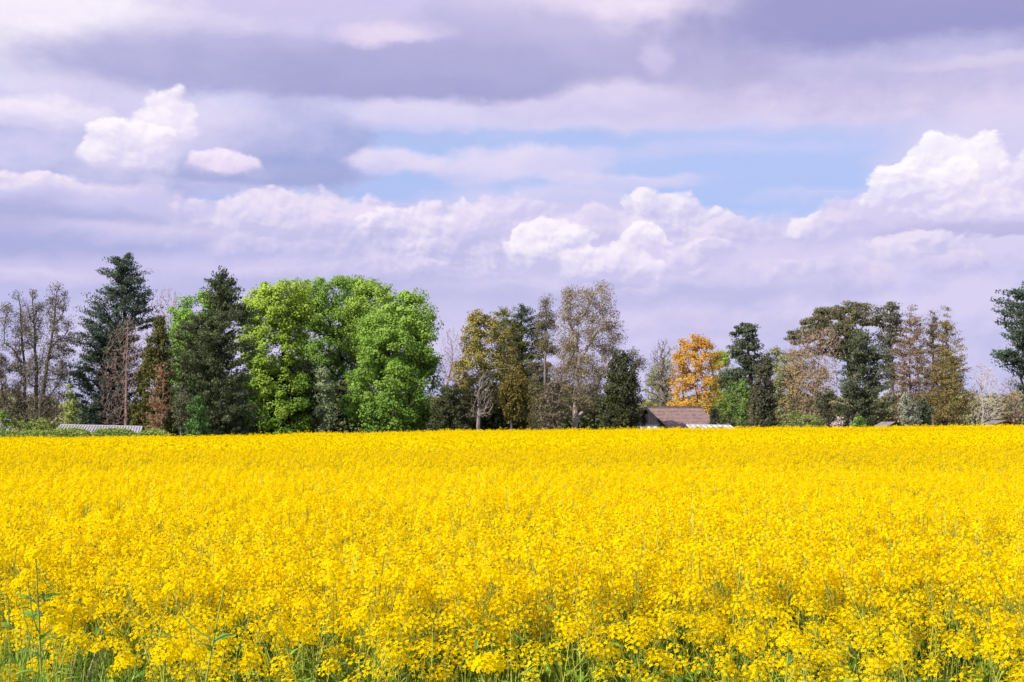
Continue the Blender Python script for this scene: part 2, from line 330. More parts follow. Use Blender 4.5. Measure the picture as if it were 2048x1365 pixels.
def tube_pts(qb, pts, r0, r1, m, t, sides=3):
    pts = np.asarray(pts, float); n = len(pts); rr = np.linspace(r0, r1, n)
    d = norm(np.gradient(pts, axis=0)); u = norm(np.cross(d, np.array([0.3, 0.9, 0.1]))); v = np.cross(d, u)
    for k in range(sides):
        a0, a1 = 2 * math.pi * k / sides, 2 * math.pi * (k + 1) / sides
        c0 = pts + (u * math.cos(a0) + v * math.sin(a0)) * rr[:, None]; c1 = pts + (u * math.cos(a1) + v * math.sin(a1)) * rr[:, None]
        qb.add(np.stack([c0[:-1], c1[:-1], c1[1:], c0[1:]], 1), m, t)
def florets(qb, c, nrm, size, r, petals=4):
    """four rounded petals per flower, c centres, nrm facing directions"""
    u = perp(nrm, r); v = np.cross(nrm, u); n = len(c); tn = 0.35 + r.random(n) * 0.5
    for k in range(petals):
        a = 2 * math.pi * k / petals
        d = u * math.cos(a) + v * math.sin(a); e = -u * math.sin(a) + v * math.cos(a)
        L_ = size * (0.9 + 0.25 * r.random((n, 1))); d2 = norm(d + nrm * (0.25 * r.normal(size=(n, 1)) + .12))
        wd = 0.52 if petals == 4 else 0.8
        qb.add(np.stack([c + d2 * L_ * 0.08, c + d2 * L_ * 0.62 + e * L_ * wd, c + d2 * L_, c + d2 * L_ * 0.62 - e * L_ * wd], 1), 0, tn + 0.15 * r.random(n) - .07)
def leafq(qb, base, dr, ln, wd, r):
    dr = norm(np.asarray(dr, float)); side = norm(np.cross(dr, [0, 0, 1.0]) + r.normal(size=3) * .25); p = np.asarray(base, float); t = 0.2 + r.random() * 0.7
    prof = [0.25, 0.9, 1.0, 0.65, 0.03]; d = dr.copy(); pts = [p]
    for k in range(4):
        d = norm(d + np.array([0, 0, -0.16 - .12 * r.random()])); p = p + d * ln / 4; pts.append(p)
    up = norm(np.cross(side, dr))
    for k in range(4):
        for s_ in (-1, 1):
            e0 = pts[k] + s_ * side * wd * prof[k] / 2 + up * wd * .12 * prof[k]; e1 = pts[k + 1] + s_ * side * wd * prof[k + 1] / 2 + up * wd * .12 * prof[k + 1]
            qb.add([[pts[k], e0, e1, pts[k + 1]]], 3, t)
def plant(seed, lod, lush=False, split=None):
    r = np.random.default_rng(seed); qb = QB(); h = 1.22 + r.normal() * 0.05
    lean = r.normal(size=2) * 0.05
    def axis(z): return np.array([lean[0] * z * z, lean[1] * z * z, z])
    zs = np.linspace(0.15 if lod == 0 else 0.6, h - 0.06, 7 if lod == 0 else 4)
    sides = 3 if lod < 2 else 2
    tube_pts(qb, [axis(z) for z in zs], 0.0048, 0.002, 2, 0.3 + r.random() * .5, sides)
    ends = [(axis(h - .06), norm(np.array([lean[0] * 2, lean[1] * 2, 1.0])))]
    nb = (r.integers(3, 6) if lush else r.integers(4, 7)) if lod < 2 else 4
    for k in range(nb):
        z0 = r.uniform(0.55, 0.98); a = k * 2.4 + r.random(); out = r.uniform(0.06, 0.19); z1 = min(h - 0.01, max(z0 + r.uniform(0.14, 0.42), r.uniform(.90, 1.15)))
        b = axis(z0); e = np.array([b[0] + math.cos(a) * out, b[1] + math.sin(a) * out, z1])
        ctrl = b + (e - b) * np.array([0.75, .75, .35]); tt = np.linspace(0, 1, 5 if lod == 0 else 3)[:, None]
        pts = (1 - tt) ** 2 * b + 2 * tt * (1 - tt) * ctrl + tt ** 2 * e
        tube_pts(qb, pts, 0.0028, 0.0014, 2, 0.3 + r.random() * .6, sides)
        ends.append((e, norm(pts[-1] - pts[-2])))
        if lod == 0 and r.random() < .7: leafq(qb, b, [math.cos(a), math.sin(a), .9], r.uniform(.06, .12), r.uniform(.014, .028), r)
    for (e, d) in ends:
        u = perp(d[None], r)[0]; v = np.cross(d, u)
        if lod <= 1:
            big = r.random() ; nf = int((16 + 20 * big) * (1 if lod == 0 else .85)); L_ = 0.035 + 0.035 * big
            ph = np.arange(nf) * 2.39996 + r.random() * 6; s_ = np.linspace(0, 1, nf) ** 0.8
            rad = 0.012 + 0.026 * np.sin(np.clip(s_ * 1.25, 0, 1) * math.pi / 2) ; rad = rad * (0.85 + .3 * r.random(nf))
            out = (u[None] * np.cos(ph)[:, None] + v[None] * np.sin(ph)[:, None])
            c = e + d * (0.030 - s_ * L_)[:, None] + out * rad[:, None] + r.normal(size=(nf, 3)) * .003
            nrm = norm(out * (.35 + .9 * s_)[:, None] + d * (1.0 - .6 * s_)[:, None] + r.normal(size=(nf, 3)) * .3)
            florets(qb, c, nrm, 0.0088 if lod == 0 else 0.0108, r, 4 if lod == 0 else 2)
            if lod == 0:
                nbud = 7; bd = norm(rand_dirs(nbud, r) * .7 + d); bc = e + d * 0.024 + bd * 0.008
                bu = perp(bd, r) * .0028
                bw = np.cross(bd, bu)
                qb.add(np.stack([bc - bd * .002, bc + bu, bc + bd * .007, bc - bu], 1), 1, r.random(nbud)); qb.add(np.stack([bc - bd * .002, bc + bw, bc + bd * .007, bc - bw], 1), 1, r.random(nbud))
                npd = int(4 + 10 * r.random()); ph = np.arange(npd) * 2.4; o2 = norm(u[None] * np.cos(ph)[:, None] + v[None] * np.sin(ph)[:, None] + d * .9)
                pb = e - d * (L_ + np.linspace(0, .12, npd))[:, None]; w_ = np.cross(o2, d) * .0011
                ln = r.uniform(.018, .035, (npd, 1)); qb.add(np.stack([pb - w_, pb + w_, pb + o2 * ln + w_, pb + o2 * ln - w_], 1), 2, .6)
            else:
                npd = 3; o2 = rand_dirs(npd, r); pb = e - d * (L_ + .02 + r.random((npd, 1)) * .06); w_ = perp(o2, r) * .0015; qb.add(np.stack([pb - w_, pb + w_, pb + o2 * .03 + w_, pb + o2 * .03 - w_], 1), 2, .6)
        else:
            nf = 13; dd = rand_dirs(nf, r); c = e + dd * np.array([.030, .030, .026]); nrm = norm(dd + d * .7 + np.array([0, 0, .55]) + r.normal(size=(nf, 3)) * .35)
            florets(qb, c, nrm, .0155, r, 1)
            florets(qb, c[:9] + .006, nrm[:9], .0155, r, 1)
    if lod == 0:
        for k in range(13 if lush else 7):
            z0 = r.uniform(.42, 1.0 if lush else .95); a = k * 2.4 + r.random(); s_ = 1.3 - z0
            leafq(qb, axis(z0), [math.cos(a), math.sin(a), .6 + .8 * r.random()], (.09 + .11 * r.random()) * (s_ + .3), (.022 + .03 * r.random()) * (s_ + .3), r)
    elif lod == 1:
        for k in range(4):
            z0 = r.uniform(.5, .95); a = r.random() * 6.28; dr = norm(np.array([math.cos(a), math.sin(a), .7])); sd = np.array([-math.sin(a), math.cos(a), 0]) * .018; b = axis(z0)
            qb.add([[b, b + dr * .09 + sd, b + dr * .16, b + dr * .09 - sd]], 3, r.random())
    return qb.get()
def vnoise(x, y, seed):                       # cheap smooth value noise
    r = np.random.default_rng(seed); G = r.random((64, 64)); xi = np.floor(x).astype(int); yi = np.floor(y).astype(int); fx = x - xi; fy = y - yi
    fx = fx * fx * (3 - 2 * fx); fy = fy * fy * (3 - 2 * fy); g_ = lambda a, b: G[a % 64, b % 64]
    return (g_(xi, yi) * (1 - fx) + g_(xi + 1, yi) * fx) * (1 - fy) + (g_(xi, yi + 1) * (1 - fx) + g_(xi + 1, yi + 1) * fx) * fy
def scatter(y0, y1, dens, margin=1.5, slope=0.405):
    n = int(dens * (slope * (y1 ** 2 - y0 ** 2) + 2 * margin * (y1 - y0))); n = int(n * 1.02)
    y = np.sqrt(rng.random(n) * (y1 ** 2 - y0 ** 2) + y0 ** 2); x = (rng.random(n) * 2 - 1) * (y * slope + margin); return x, y
Qs, Ms, Ts = [], [], []
def place(templates, x, y, sc_, lean=0.10):
    n = len(x); idx = rng.integers(0, len(templates), n); z = ground(x, y)
    th = rng.random(n) * 2 * math.pi; lx = rng.normal(size=n) * lean; ly = rng.normal(size=n) * lean
    for k, (q, m, t) in enumerate(templates):
        s = np.where(idx == k)[0]
        if not len(s): continue
        c, sn = np.cos(th[s])[:, None, None], np.sin(th[s])[:, None, None]; S = sc_[s][:, None, None]
        qx, qy, qz = q[None, :, :, 0], q[None, :, :, 1], q[None, :, :, 2]
        X_ = (qx * c - qy * sn) + qz * lx[s][:, None, None]; Y_ = (qx * sn + qy * c) + qz * ly[s][:, None, None]; Z_ = qz * S
        o = np.stack([X_ + x[s][:, None, None], Y_ + y[s][:, None, None], Z_ + z[s][:, None, None]], -1).astype(np.float32)
        Qs.append(o.reshape(-1, 4, 3)); Ms.append(np.tile(m, len(s))); Ts.append((t[None, :] + rng.normal(size=(len(s), 1)) * .10).ravel().astype(np.float32))
# little gaps where plants have fallen over: (photo x, photo y, radius m)
GAPS = [(175, 1020, .30), (215, 1035, .22), (130, 1040, .2), (1095, 1050, .22), (1990, 1095, .30), (1900, 1065, .35), (720, 1055, .25), (640, 1050, .2), (540, 1180, .12), (460, 1045, .18), (1020, 1060, .15), (1960, 1075, .3), (60, 1150, .15), (1640, 1150, .13)]
def keep(x, y):
    k = np.ones(len(x), bool)
    for (px, py, rr) in GAPS:
        d = (CAMZ - CAN + .1) / ((py - HOR) / F); gx_ = (px - 1024) / F * d
        k &= ~(((x - gx_) ** 2 + ((y - d) / 1.6) ** 2 < rr ** 2) & (rng.random(len(x)) < .9))
    return k
def hscale(x, y):
    s = 1.0 + (vnoise(x * .9, y * .5, 1) - .5) * .10 + (vnoise(x * .13 + 5, y * .1, 2) - .5) * .10 + rng.normal(size=len(x)) * .055
    return s
Tn = [plant(100 + k, 0) for k in range(14)]; Tm = [plant(200 + k, 1) for k in range(14)]; Tf = [plant(300 + k, 2) for k in range(10)]
# ragged margin by the path: short, thin, leafy; then full height
x, y = scatter(4.15, 7.8, 56, 2.0)
u_ = x / y; lat = np.interp(u_, [-.36, -.30, -.22, -.1, .0, .06, .15, .36], [1.5, 1.1, .5, .6, .5, .3, .25, .1])
edge = 4.35 + .55 * vnoise(x * 1.3 + 9, y * 0, 5) + .30 * vnoise(x * 4, y * 0, 6) + .6 * lat
full = 5.45 + .85 * vnoise(x * 1.1 + 3, y * .6, 8) + 1.0 * lat
pr = np.clip(.22 + .78 * ((y - edge) / (full - edge)) ** 1.5, 0.0, 1); pr = np.where(y < edge, .15, pr); k = (rng.random(len(x)) < pr) & keep(x, y); x, y, e_, f_ = x[k], y[k], edge[k], full[k]
lo_ = (y < e_ + .55 * (f_ - e_)) | ((x / y < -.27) & (y < 7)); Tl = [plant(400 + k, 0, True) for k in range(14)]
s = hscale(x, y) * np.clip(0.80 + (y - e_) * .16, .68, 1.0)
place(Tl, x[lo_], y[lo_], s[lo_], .17); place(Tn, x[~lo_], y[~lo_], s[~lo_], .12)
x, y = scatter(7.8, 9.0, 56, 2.0); k = keep(x, y); place(Tn, x[k], y[k], hscale(x[k], y[k]), .12)
x, y = scatter(9.0, 20, 46, 2.5); k = keep(x, y); place(Tm, x[k], y[k], hscale(x[k], y[k]), .10)
x, y = scatter(20, 52, 22, 4); k = rng.random(len(x)) < np.clip((52 - y) / 16, 0, 1); x, y = x[k], y[k]; place(Tf, x, y, hscale(x, y) , .08)
# far crop: loose flower heads only, standing over the same rows; a wheel track and a taller headland at the far side
x, y = scatter(36, EDGEY, 25, 10)
k = rng.random(len(x)) < np.clip((y - 36) / 16, 0, 1); x, y = x[k], y[k]
trk = ((y > 110.5) & (y < 114)) | (np.abs(y - 86) < .6)
x, y = x[~trk], y[~trk]; n = len(x); hl = np.where(y > 114, .22, 0)
zt = ground(x, y) + (CAN + hl) * (1 + (vnoise(x * .4, y * .2, 11) - .5) * .10 + rng.normal(size=n) * np.where(y > 118, .085, .045))
for k in range(5):
    c = np.stack([x + rng.normal(size=n) * .08, y + rng.normal(size=n) * .07, zt - rng.random(n) * .16], 1)
    nrm = norm(rand_dirs(n) * .8 + np.array([-.12, -.25, .42])); u = perp(nrm); v = np.cross(nrm, u); s_ = (.036 + .020 * rng.random((n, 1)))
    Qs.append(np.stack([c - u * s_, c - v * s_ * .6, c + u * s_, c + v * s_ * .6], 1).astype(np.float32)); Ms.append(np.zeros(n, np.int8)); Ts.append((.35 + .4 * rng.random(n)).astype(np.float32))
k = rng.random(n) < .5; c = np.stack([x[k], y[k], zt[k] - .25], 1); m_ = len(c); w_ = perp(np.tile([0, 0, 1.], (m_, 1))) * .015
Qs.append(np.stack([c - w_ - [0, 0, .4], c + w_ - [0, 0, .4], c + w_ * .7 + [0, 0, .05], c - w_ * .7 + [0, 0, .05]], 1).astype(np.float32)); Ms.append(np.full(m_, 2, np.int8)); Ts.append(rng.random(m_).astype(np.float32))
Q = np.concatenate(Qs); M = np.concatenate(Ms); T = np.concatenate(Ts)
crop = mk("rapeseed_crop", Q.reshape(-1, 3), np.arange(len(Q) * 4).reshape(-1, 4), CROP, T, M); crop['kind'] = 'stuff'
crop['label'] = "yellow flowering rapeseed crop filling the whole field"
print("crop quads", len(Q)); del Q, M, T, Qs, Ms, Ts

# grass and low weeds on the margin, seen between the stems
def margin_grass():
    r = np.random.default_rng(77); n = 40000; y = r.uniform(3.6, 8.6, n); x = r.uniform(-1, 1, n) * (y * .40 + 2); z = ground(x, y)
    h = r.uniform(.35, .80, n) * np.clip(1.15 - (y - 4) * .06, .6, 1.15) * np.interp(x / y, [-.36, -.30, -.2, .36], [1.35, 1.2, 1.0, 1.0]); a = r.random(n) * 6.28; ln = r.normal(size=(n, 2)) * .16 * h[:, None]; w = r.uniform(.003, .008, n) * np.where((r.random(n) < .12) & (r.random(n) > .3), 1.6, 1)
    sd = np.stack([np.cos(a) * w, np.sin(a) * w, 0 * w], 1); b = np.stack([x, y, z], 1); m = b + np.stack([ln[:, 0] * .4, ln[:, 1] * .4, h * .62], 1); t = b + np.stack([ln[:, 0], ln[:, 1], h], 1)
    q = np.concatenate([np.stack([b - sd * .8, b + sd * .8, m + sd, m - sd], 1), np.stack([m - sd, m + sd, t + sd * .1, t - sd * .1], 1)]); dry = r.random(n) < .09
    gm = mat_surface("grass_blade", (.09, .22, .015), (.30, .44, .06), .45, 6, .4, trans=.25); dm = mat_surface("dry_straw", (.26, .24, .13), (.44, .40, .27), .6, 6, .3)
    o = mk("grass", q.reshape(-1, 3), np.arange(len(q) * 4).reshape(-1, 4), [gm, dm], np.tile(r.random(n), 2), np.tile(dry.astype(np.int8), 2)); o['kind'] = 'stuff'; o['label'] = 'green grass and dry straw along the near field margin'
margin_grass()
# the few plants that stand out at the front, each on its own
def own_plant(px, d, top, seed, label, big=1.0, leaves=8, leanx=0.0, heads=4):
    r = np.random.default_rng(seed); x = (px - 1024) / F * d; rt = root('rapeseed_plant', label, 'plant', (x, d, float(ground(x, d))), 'rapeseed plants standing out at the front'); h = CAMZ - (top - HOR) * d / F - float(ground(x, d))
    ax = lambda z: np.array([leanx * (z / h) ** 2 - leanx, .03 * z, z])
    qb = QB(); tube_pts(qb, [ax(z) for z in np.linspace(-.05, h - .05, 9)], .0075, .003, 0, .5, 6); ends = [(ax(h - .05), np.array([leanx, 0, 1.0]), 1.0)]
    for k in range(heads):
        z0 = h * r.uniform(.55, .82); a = k * 2.4 + 1; o_ = r.uniform(.06, .16); b = ax(z0); e = b + np.array([math.cos(a) * o_, math.sin(a) * o_, min(h - .08 - z0, r.uniform(.14, .34))]); ct = b + (e - b) * np.array([.8, .8, .3]); t = np.linspace(0, 1, 6)[:, None]
        p = (1 - t) ** 2 * b + 2 * t * (1 - t) * ct + t * t * e; tube_pts(qb, p, .0038, .0018, 0, .5, 5); ends.append((e, norm(p[-1] - p[-2]), .75))
    q, m, t = qb.get(); mk('stem', q.reshape(-1, 3), np.arange(len(q) * 4).reshape(-1, 4), stem, t, parent=rt)
    for (e, dr, sc2) in ends:
        qb = QB(); dr = norm(np.asarray(dr, float)); u = perp(dr[None], r)[0]; v = np.cross(dr, u); nf = int(46 * sc2 * big); ph = np.arange(nf) * 2.39996; s_ = np.linspace(0, 1, nf) ** .8
        rad = (.010 + .030 * np.sin(np.clip(s_ * 1.25, 0, 1) * math.pi / 2)) * (.85 + .3 * r.random(nf)) * sc2 * big ** .5; out = u[None] * np.cos(ph)[:, None] + v[None] * np.sin(ph)[:, None]
        c = e + dr * (.03 - s_ * .05 * sc2 * big)[:, None] + out * rad[:, None]; florets(qb, c, norm(out * (.35 + .9 * s_)[:, None] + dr * (1 - .6 * s_)[:, None] + r.normal(size=(nf, 3)) * .25), .0095, r)
        bd = norm(rand_dirs(9, r) * .7 + dr); bc = e + dr * .026 + bd * .009; bu = perp(bd, r) * .003; qb.add(np.stack([bc - bd * .002, bc + bu, bc + bd * .008, bc - bu], 1), 1, r.random(9))
        q, m, t = qb.get(); mk('flower_head', q.reshape(-1, 3), np.arange(len(q) * 4).reshape(-1, 4), [petal, bud], t, m, parent=rt)
    for k in range(leaves):
        z0 = h * r.uniform(.45, .9); a = k * 2.4 + r.random(); f = 1.35 - z0 / h; qb = QB(); leafq(qb, ax(z0), [math.cos(a), math.sin(a), .9], (.11 + .09 * r.random()) * f * 1.2, (.028 + .022 * r.random()) * f * 1.2, r)
        q, m, t = qb.get(); mk('leaf', q.reshape(-1, 3), np.arange(len(q) * 4).reshape(-1, 4), leafm, t, parent=rt)
own_plant(330, 4.75, 1268, 901, 'rapeseed plant with the largest round flower head, lower left', 1.35, 6, .05, 2)
own_plant(62, 5.3, 1085, 902, 'tallest leafy rapeseed plant close to the left picture edge', .9, 26, -.05, 5)
own_plant(455, 5.3, 1130, 903, 'rapeseed plant with a long bare stem leaning right, lower left', .9, 5, .16, 2)
own_plant(965, 4.9, 1300, 904, 'short rapeseed plant at the bottom edge below the middle', 1.1, 9, -.04, 4)
own_plant(1585, 5.0, 1255, 905, 'leafy rapeseed plant standing in the green gap at lower right', 1.0, 11, .06, 3)

# ---------------------------------------------------------------- trees
def rows_at(rows, z):
    rz = np.array([r_[0] for r_ in rows])[::-1]; xl = np.array([r_[1] for r_ in rows])[::-1]; xr = np.array([r_[2] for r_ in rows])[::-1]
    return np.interp(z, rz, xl), np.interp(z, rz, xr)
def sample_crown(rows, n, r, depth=0.9, shell=0.5, maxd=4.5):
    """points inside the solid whose front view is the outline: elliptical slices"""
    z0, z1 = rows[-1][0], rows[0][0]; zz = r.uniform(z0, z1, n * 4); xl, xr = rows_at(rows, zz); w = xr - xl
    k = r.random(n * 4) * w.max() < w; zz, xl, xr = zz[k][:n], xl[k][:n], xr[k][:n]; n = len(zz)
    a = r.random(n) * 2 * math.pi; rr = (shell + (1 - shell) * r.random(n)) if shell > 0 else np.sqrt(r.random(n))
    rr = np.sqrt(rr ** 2 * (1 if shell > 0 else 1)); hw = (xr - xl) / 2; cx = (xr + xl) / 2; hd = np.minimum(hw * depth, maxd)
    return np.stack([cx + hw * rr * np.cos(a), hd * rr * np.sin(a), zz], 1), np.stack([np.cos(a) * rr, np.sin(a) * rr], 1), hw
def grow(base, trunk, tips, r, bf=0.35, seg=0.9, wob=0.10, up=0.15, below=0.6):
    """join every tip to the nearest suitable node already grown"""
    nodes = [np.array(base, float)]; par = [-1]; path = [0.0]; dirs = [np.array([0, 0, 1.0])]
    for p in trunk:
        p = np.array(p, float); d = np.linalg.norm(p - nodes[-1]); kk = max(1, int(d / seg)); a_ = nodes[-1].copy(); i0 = len(nodes) - 1
        for q in range(1, kk + 1):
            nodes.append(a_ + (p - a_) * q / kk + (r.normal(size=3) * wob * .35 if q < kk else 0)); par.append(len(nodes) - 2); path.append(path[-1] + d / kk); dirs.append(norm(nodes[-1] - nodes[-2]))
    cap = len(nodes) + len(tips) * 8 + 50; A = np.zeros((cap, 3)); A[:len(nodes)] = nodes; n = len(nodes); PL = np.zeros(cap); PL[:n] = path; PR = np.full(cap, -1); PR[:n] = par; D = np.zeros((cap, 3)); D[:n] = dirs
    order = np.argsort(np.linalg.norm(tips - np.array(trunk[len(trunk) // 2]) * [1, 1, 0] - [0, 0, nodes[0][2]], axis=1))
    first = 1 if n > 2 else 0
    for ti in order:
        p = tips[ti]; dd = np.linalg.norm(A[first:n] - p, axis=1); cost = dd + bf * PL[first:n] + np.where(A[first:n, 2] > p[2] + below * dd * .5, 3 * (A[first:n, 2] - p[2]), 0)
        j = int(np.argmin(cost)) + first; d = dd[j - first]
        if d < 0.05: continue
        kk = int(min(6, max(1, math.ceil(d / seg)))); a_ = A[j].copy(); ctrl = a_ + D[j] * d * .35 + (p - a_) * .2 + np.array([0, 0, up * d]); pj = j
        for q in range(1, kk + 1):
            t_ = q / kk; pt = (1 - t_) ** 2 * a_ + 2 * t_ * (1 - t_) * ctrl + t_ * t_ * p
            if q < kk: pt = pt + r.normal(size=3) * wob * d / kk
            if n >= cap: break
            A[n] = pt; PR[n] = pj; PL[n] = PL[pj] + np.linalg.norm(pt - A[pj]); D[n] = norm(pt - A[pj]); pj = n; n += 1
    return A[:n], PR[:n]
def limbs_mesh(A, PR, R, rmin, r, big=4, powr=.5):
    n = len(A); cnt = np.zeros(n); ch = np.zeros(n, int)
    for i in range(1, n): ch[PR[i]] += 1
    for i in range(n - 1, 0, -1):
        if ch[i] == 0: cnt[i] += 1
        cnt[PR[i]] += max(cnt[i], 1)
    cnt = np.maximum(cnt, 1); rad = np.maximum(rmin, R * (cnt / cnt[0]) ** powr)
    i = np.arange(1, n); p = PR[1:]; a_, b_ = A[p], A[i]; d = norm(b_ - a_); b_ = b_ + d * rad[i][:, None] * .5
    u = norm(np.cross(d, np.array([.31, .92, .17]))); v = np.cross(d, u); ra = np.minimum(rad[p], rad[i] * 1.6)[:, None]; rb = rad[i][:, None]
    out = []; k5 = rad[i] > 0.06
    for sel, sides in ((k5, 7), (~k5, 3)):
        if not sel.any(): continue
        for k in range(sides):
            a0, a1 = 2 * math.pi * k / sides, 2 * math.pi * (k + 1) / sides
            f = lambda c, R_, a: c[sel] + (u[sel] * math.cos(a) + v[sel] * math.sin(a)) * R_[sel]
            out.append(np.stack([f(a_, ra, a0), f(a_, ra, a1), f(b_, rb, a1), f(b_, rb, a0)], 1))
    return np.concatenate(out)
def leaves(c, out, n, r, st):
    """n leaf-sized faces spread through one set of clumps"""
    rc, flat, size, asp, droop, outb, clus = st['rc'], st['flat'], st['leaf'], st['asp'], st['droop'], st['outb'], st.get('ext', 1.0)
    ci = r.integers(0, len(c), n); d = rand_dirs(n, r); rr = rc * (0.55 + .9 * r.random(len(c)))[ci][:, None] * (r.random((n, 1)) ** .45)
    off = d * rr * np.array([1, 1, flat])
    if clus != 1.0: off += out[ci] * ((d * out[ci]).sum(1, keepdims=True) * rr * (clus - 1))
    o = out[ci]; p = c[ci] + off; 
    nn = norm(norm(off + 1e-6) * outb + o * .35 + np.array([0, 0, .25]) + rand_dirs(n, r) * .75)
    ax = norm(np.cross(nn, rand_dirs(n, r)))
    if droop: ax = norm(ax + np.array([0, 0, droop]) + o * st.get('axo', 0)); nn2 = norm(np.cross(ax, rand_dirs(n, r))); sd = norm(np.cross(ax, nn + nn2 * .5))
    else: sd = np.cross(nn, ax)
    s = size * (.6 + .8 * r.random((n, 1)))
    q = np.stack([p - ax * s * .5, p + sd * s * asp * .5, p + ax * s * .5, p - sd * s * asp * .5], 1)
    return q, ci
ST = {
 'broad':  dict(rc=1.00, flat=.75, leaf=.22, asp=.85, droop=0, outb=.9, den=1.0, nc=1.0),
 'fine':   dict(rc=.75, flat=.7, leaf=.19, asp=.8, droop=0, outb=.7, den=.7, nc=1.0),
 'pine':   dict(rc=.62, flat=.50, leaf=.27, asp=.42, droop=.5, axo=.5, outb=.8, den=1.05, nc=.75, ext=2.1, shell=.15),
 'cloud':  dict(rc=.80, flat=.42, leaf=.25, asp=.5, droop=.7, axo=.2, outb=.9, den=1.0, nc=1.0),
 'spruce': dict(rc=.44, flat=.50, leaf=.21, asp=.35, droop=-.7, axo=.35, outb=.4, den=.85, nc=.9, ext=2.1),
 'euc':    dict(rc=.80, flat=.85, leaf=.20, asp=.34, droop=-.8, outb=.6, den=.62, nc=.62),
 'yew':    dict(rc=.55, flat=1.1, leaf=.24, asp=.55, droop=.5, axo=.3, outb=.9, den=1.2, nc=1.4),
 'shrub':  dict(rc=.45, flat=.85, leaf=.20, asp=.6, droop=.3, outb=.8, den=1.0, nc=1.2),
}
BARK = {}
def bark(key):
    if key not in BARK:
        c = {'dark': ((.035, .03, .025), (.08, .065, .055)), 'grey': ((.14, .12, .11), (.27, .235, .21)), 'pale': ((.30, .26, .23), (.48, .42, .38)), 'red': ((.13, .07, .05), (.24, .15, .11)),
             'tan': ((.20, .14, .10), (.36, .26, .20)), 'pink': ((.22, .14, .12), (.38, .27, .24))}[key]
        BARK[key] = mat_surface("bark_" + key, c[0], c[1], .9, 1.5, .15, tint=False)
    return BARK[key]
LEAFM = {}
def leafmat(c1, c2, tr):
    k = (c1, c2, tr)
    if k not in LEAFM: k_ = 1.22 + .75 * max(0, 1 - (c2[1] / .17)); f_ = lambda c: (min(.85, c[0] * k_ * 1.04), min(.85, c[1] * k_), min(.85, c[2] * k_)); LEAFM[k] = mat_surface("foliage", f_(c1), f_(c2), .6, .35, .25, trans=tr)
    return LEAFM[k]
tree_seed = [0]
def tree(name, label, rows, Y, style='broad', c1=(.05, .09, .02), c2=(.12, .2, .04), bk='dark', trunk=None, tips=240, R=.28, rmin=.03, n=None,
         shell=.45, depth=.9, bf=.35, part='crown', cat='tree', group=None, tone_h=0.0, tr=.25, upb=.15, dens=1.0, ncl=None, below=.6, crownz=None, over=None, bare=False, wob=.1, maxd=4.5):
    tree_seed[0] += 1; r = np.random.default_rng(1000 + tree_seed[0])
    # trunk: list of photo points from the foot up
    if trunk is None: cx = (rows[-1][1] + rows[-1][2]) / 2; trunk = [(cx, None), ((rows[0][1] + rows[0][2]) / 2, rows[0][0] + (rows[-1][0] - rows[0][0]) * .25)]
    bx = (trunk[0][0] - 1024) * Y / F; gz_ = float(ground(bx, Y)); rt = root(name, label, cat, (bx, Y, gz_), group)
    def loc(px, py): return ((px - 1024) * Y / F - bx, 0.0, CAMZ + (HOR - py) * Y / F - gz_)
    rw = [(loc(0, r_[0])[2], loc(r_[1], 0)[0], loc(r_[2], 0)[0]) for r_ in rows]
    tk = [loc(*p) for p in trunk[1:]]
    area = sum((rw[i][0] - rw[i + 1][0]) * ((rw[i][2] - rw[i][1]) + (rw[i + 1][2] - rw[i + 1][1])) / 2 for i in range(len(rw) - 1))
    st = dict(ST.get(style, ST['broad']));
    if over: st.update(over)
    shell = st.get('shell', shell)
    if bare:
        tp, _, _ = sample_crown(rw, tips, r, depth, 0)
    else:
        nc = int((ncl or max(8, area * .95 / st['rc'] ** 1.5 * st['nc'])) * 2.4)
        inner = [(z_, a_ + min(st['rc'] * .38, (b_ - a_) * .3), b_ - min(st['rc'] * .38, (b_ - a_) * .3)) for (z_, a_, b_) in rw]
        cl, o2, hw = sample_crown(inner, nc, r, depth, shell, maxd); out = norm(np.concatenate([o2, np.full((len(cl), 1), .35)], 1)); tp = cl[r.permutation(len(cl))[:min(len(cl), tips)]]
    A, PR = grow((0, 0, -.15), tk, tp, r, bf, max(.5, st['rc']), wob, upb, below)
    q = limbs_mesh(A, PR, R, rmin, r); mk("trunk", q.reshape(-1, 3), np.arange(len(q) * 4).reshape(-1, 4), bark(bk), parent=rt)
    if bare: return rt
    n = n or int(area * 62 * LEAFK * st['den'] * dens * (.28 / st['leaf']) ** 1.3)
    q, ci = leaves(cl, out, n, r, st); z0, z1 = rw[-1][0], rw[0][0]
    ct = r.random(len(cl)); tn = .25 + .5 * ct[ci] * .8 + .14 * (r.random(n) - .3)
    if tone_h: tn = tn + tone_h * ((q[:, 0, 2] - z0) / (z1 - z0) - .5)  # leaf colour shifts with height: sunlit chestnut tops painted in, along with new growth
    mk(part, q.reshape(-1, 3), np.arange(n * 4).reshape(-1, 4), leafmat(c1, c2, tr), tn, parent=rt)
    return rt
def shrub(label, rows, Y, c1, c2, name='shrub', **kw):
    kw.setdefault('style', 'shrub'); kw.setdefault('R', .07); kw.setdefault('tips', 40); kw.setdefault('shell', .2)
    return tree(name, label, rows, Y, c1=c1, c2=c2, cat='shrub', part='foliage', **kw)
LEAFK = 4.4
GREY = ((.085, .080, .052), (.19, .17, .12)); DKB = ((.022, .042, .032), (.10, .135, .085)); OLD = ((.028, .042, .018), (.105, .135, .055))
CH1 = ((.07, .17, .02), (.25, .42, .05)); CHY = ((.09, .20, .02), (.34, .46, .055)); CHD = ((.052, .125, .018), (.21, .35, .05))
SP = ((.11, .078, .036), (.26, .19, .095))
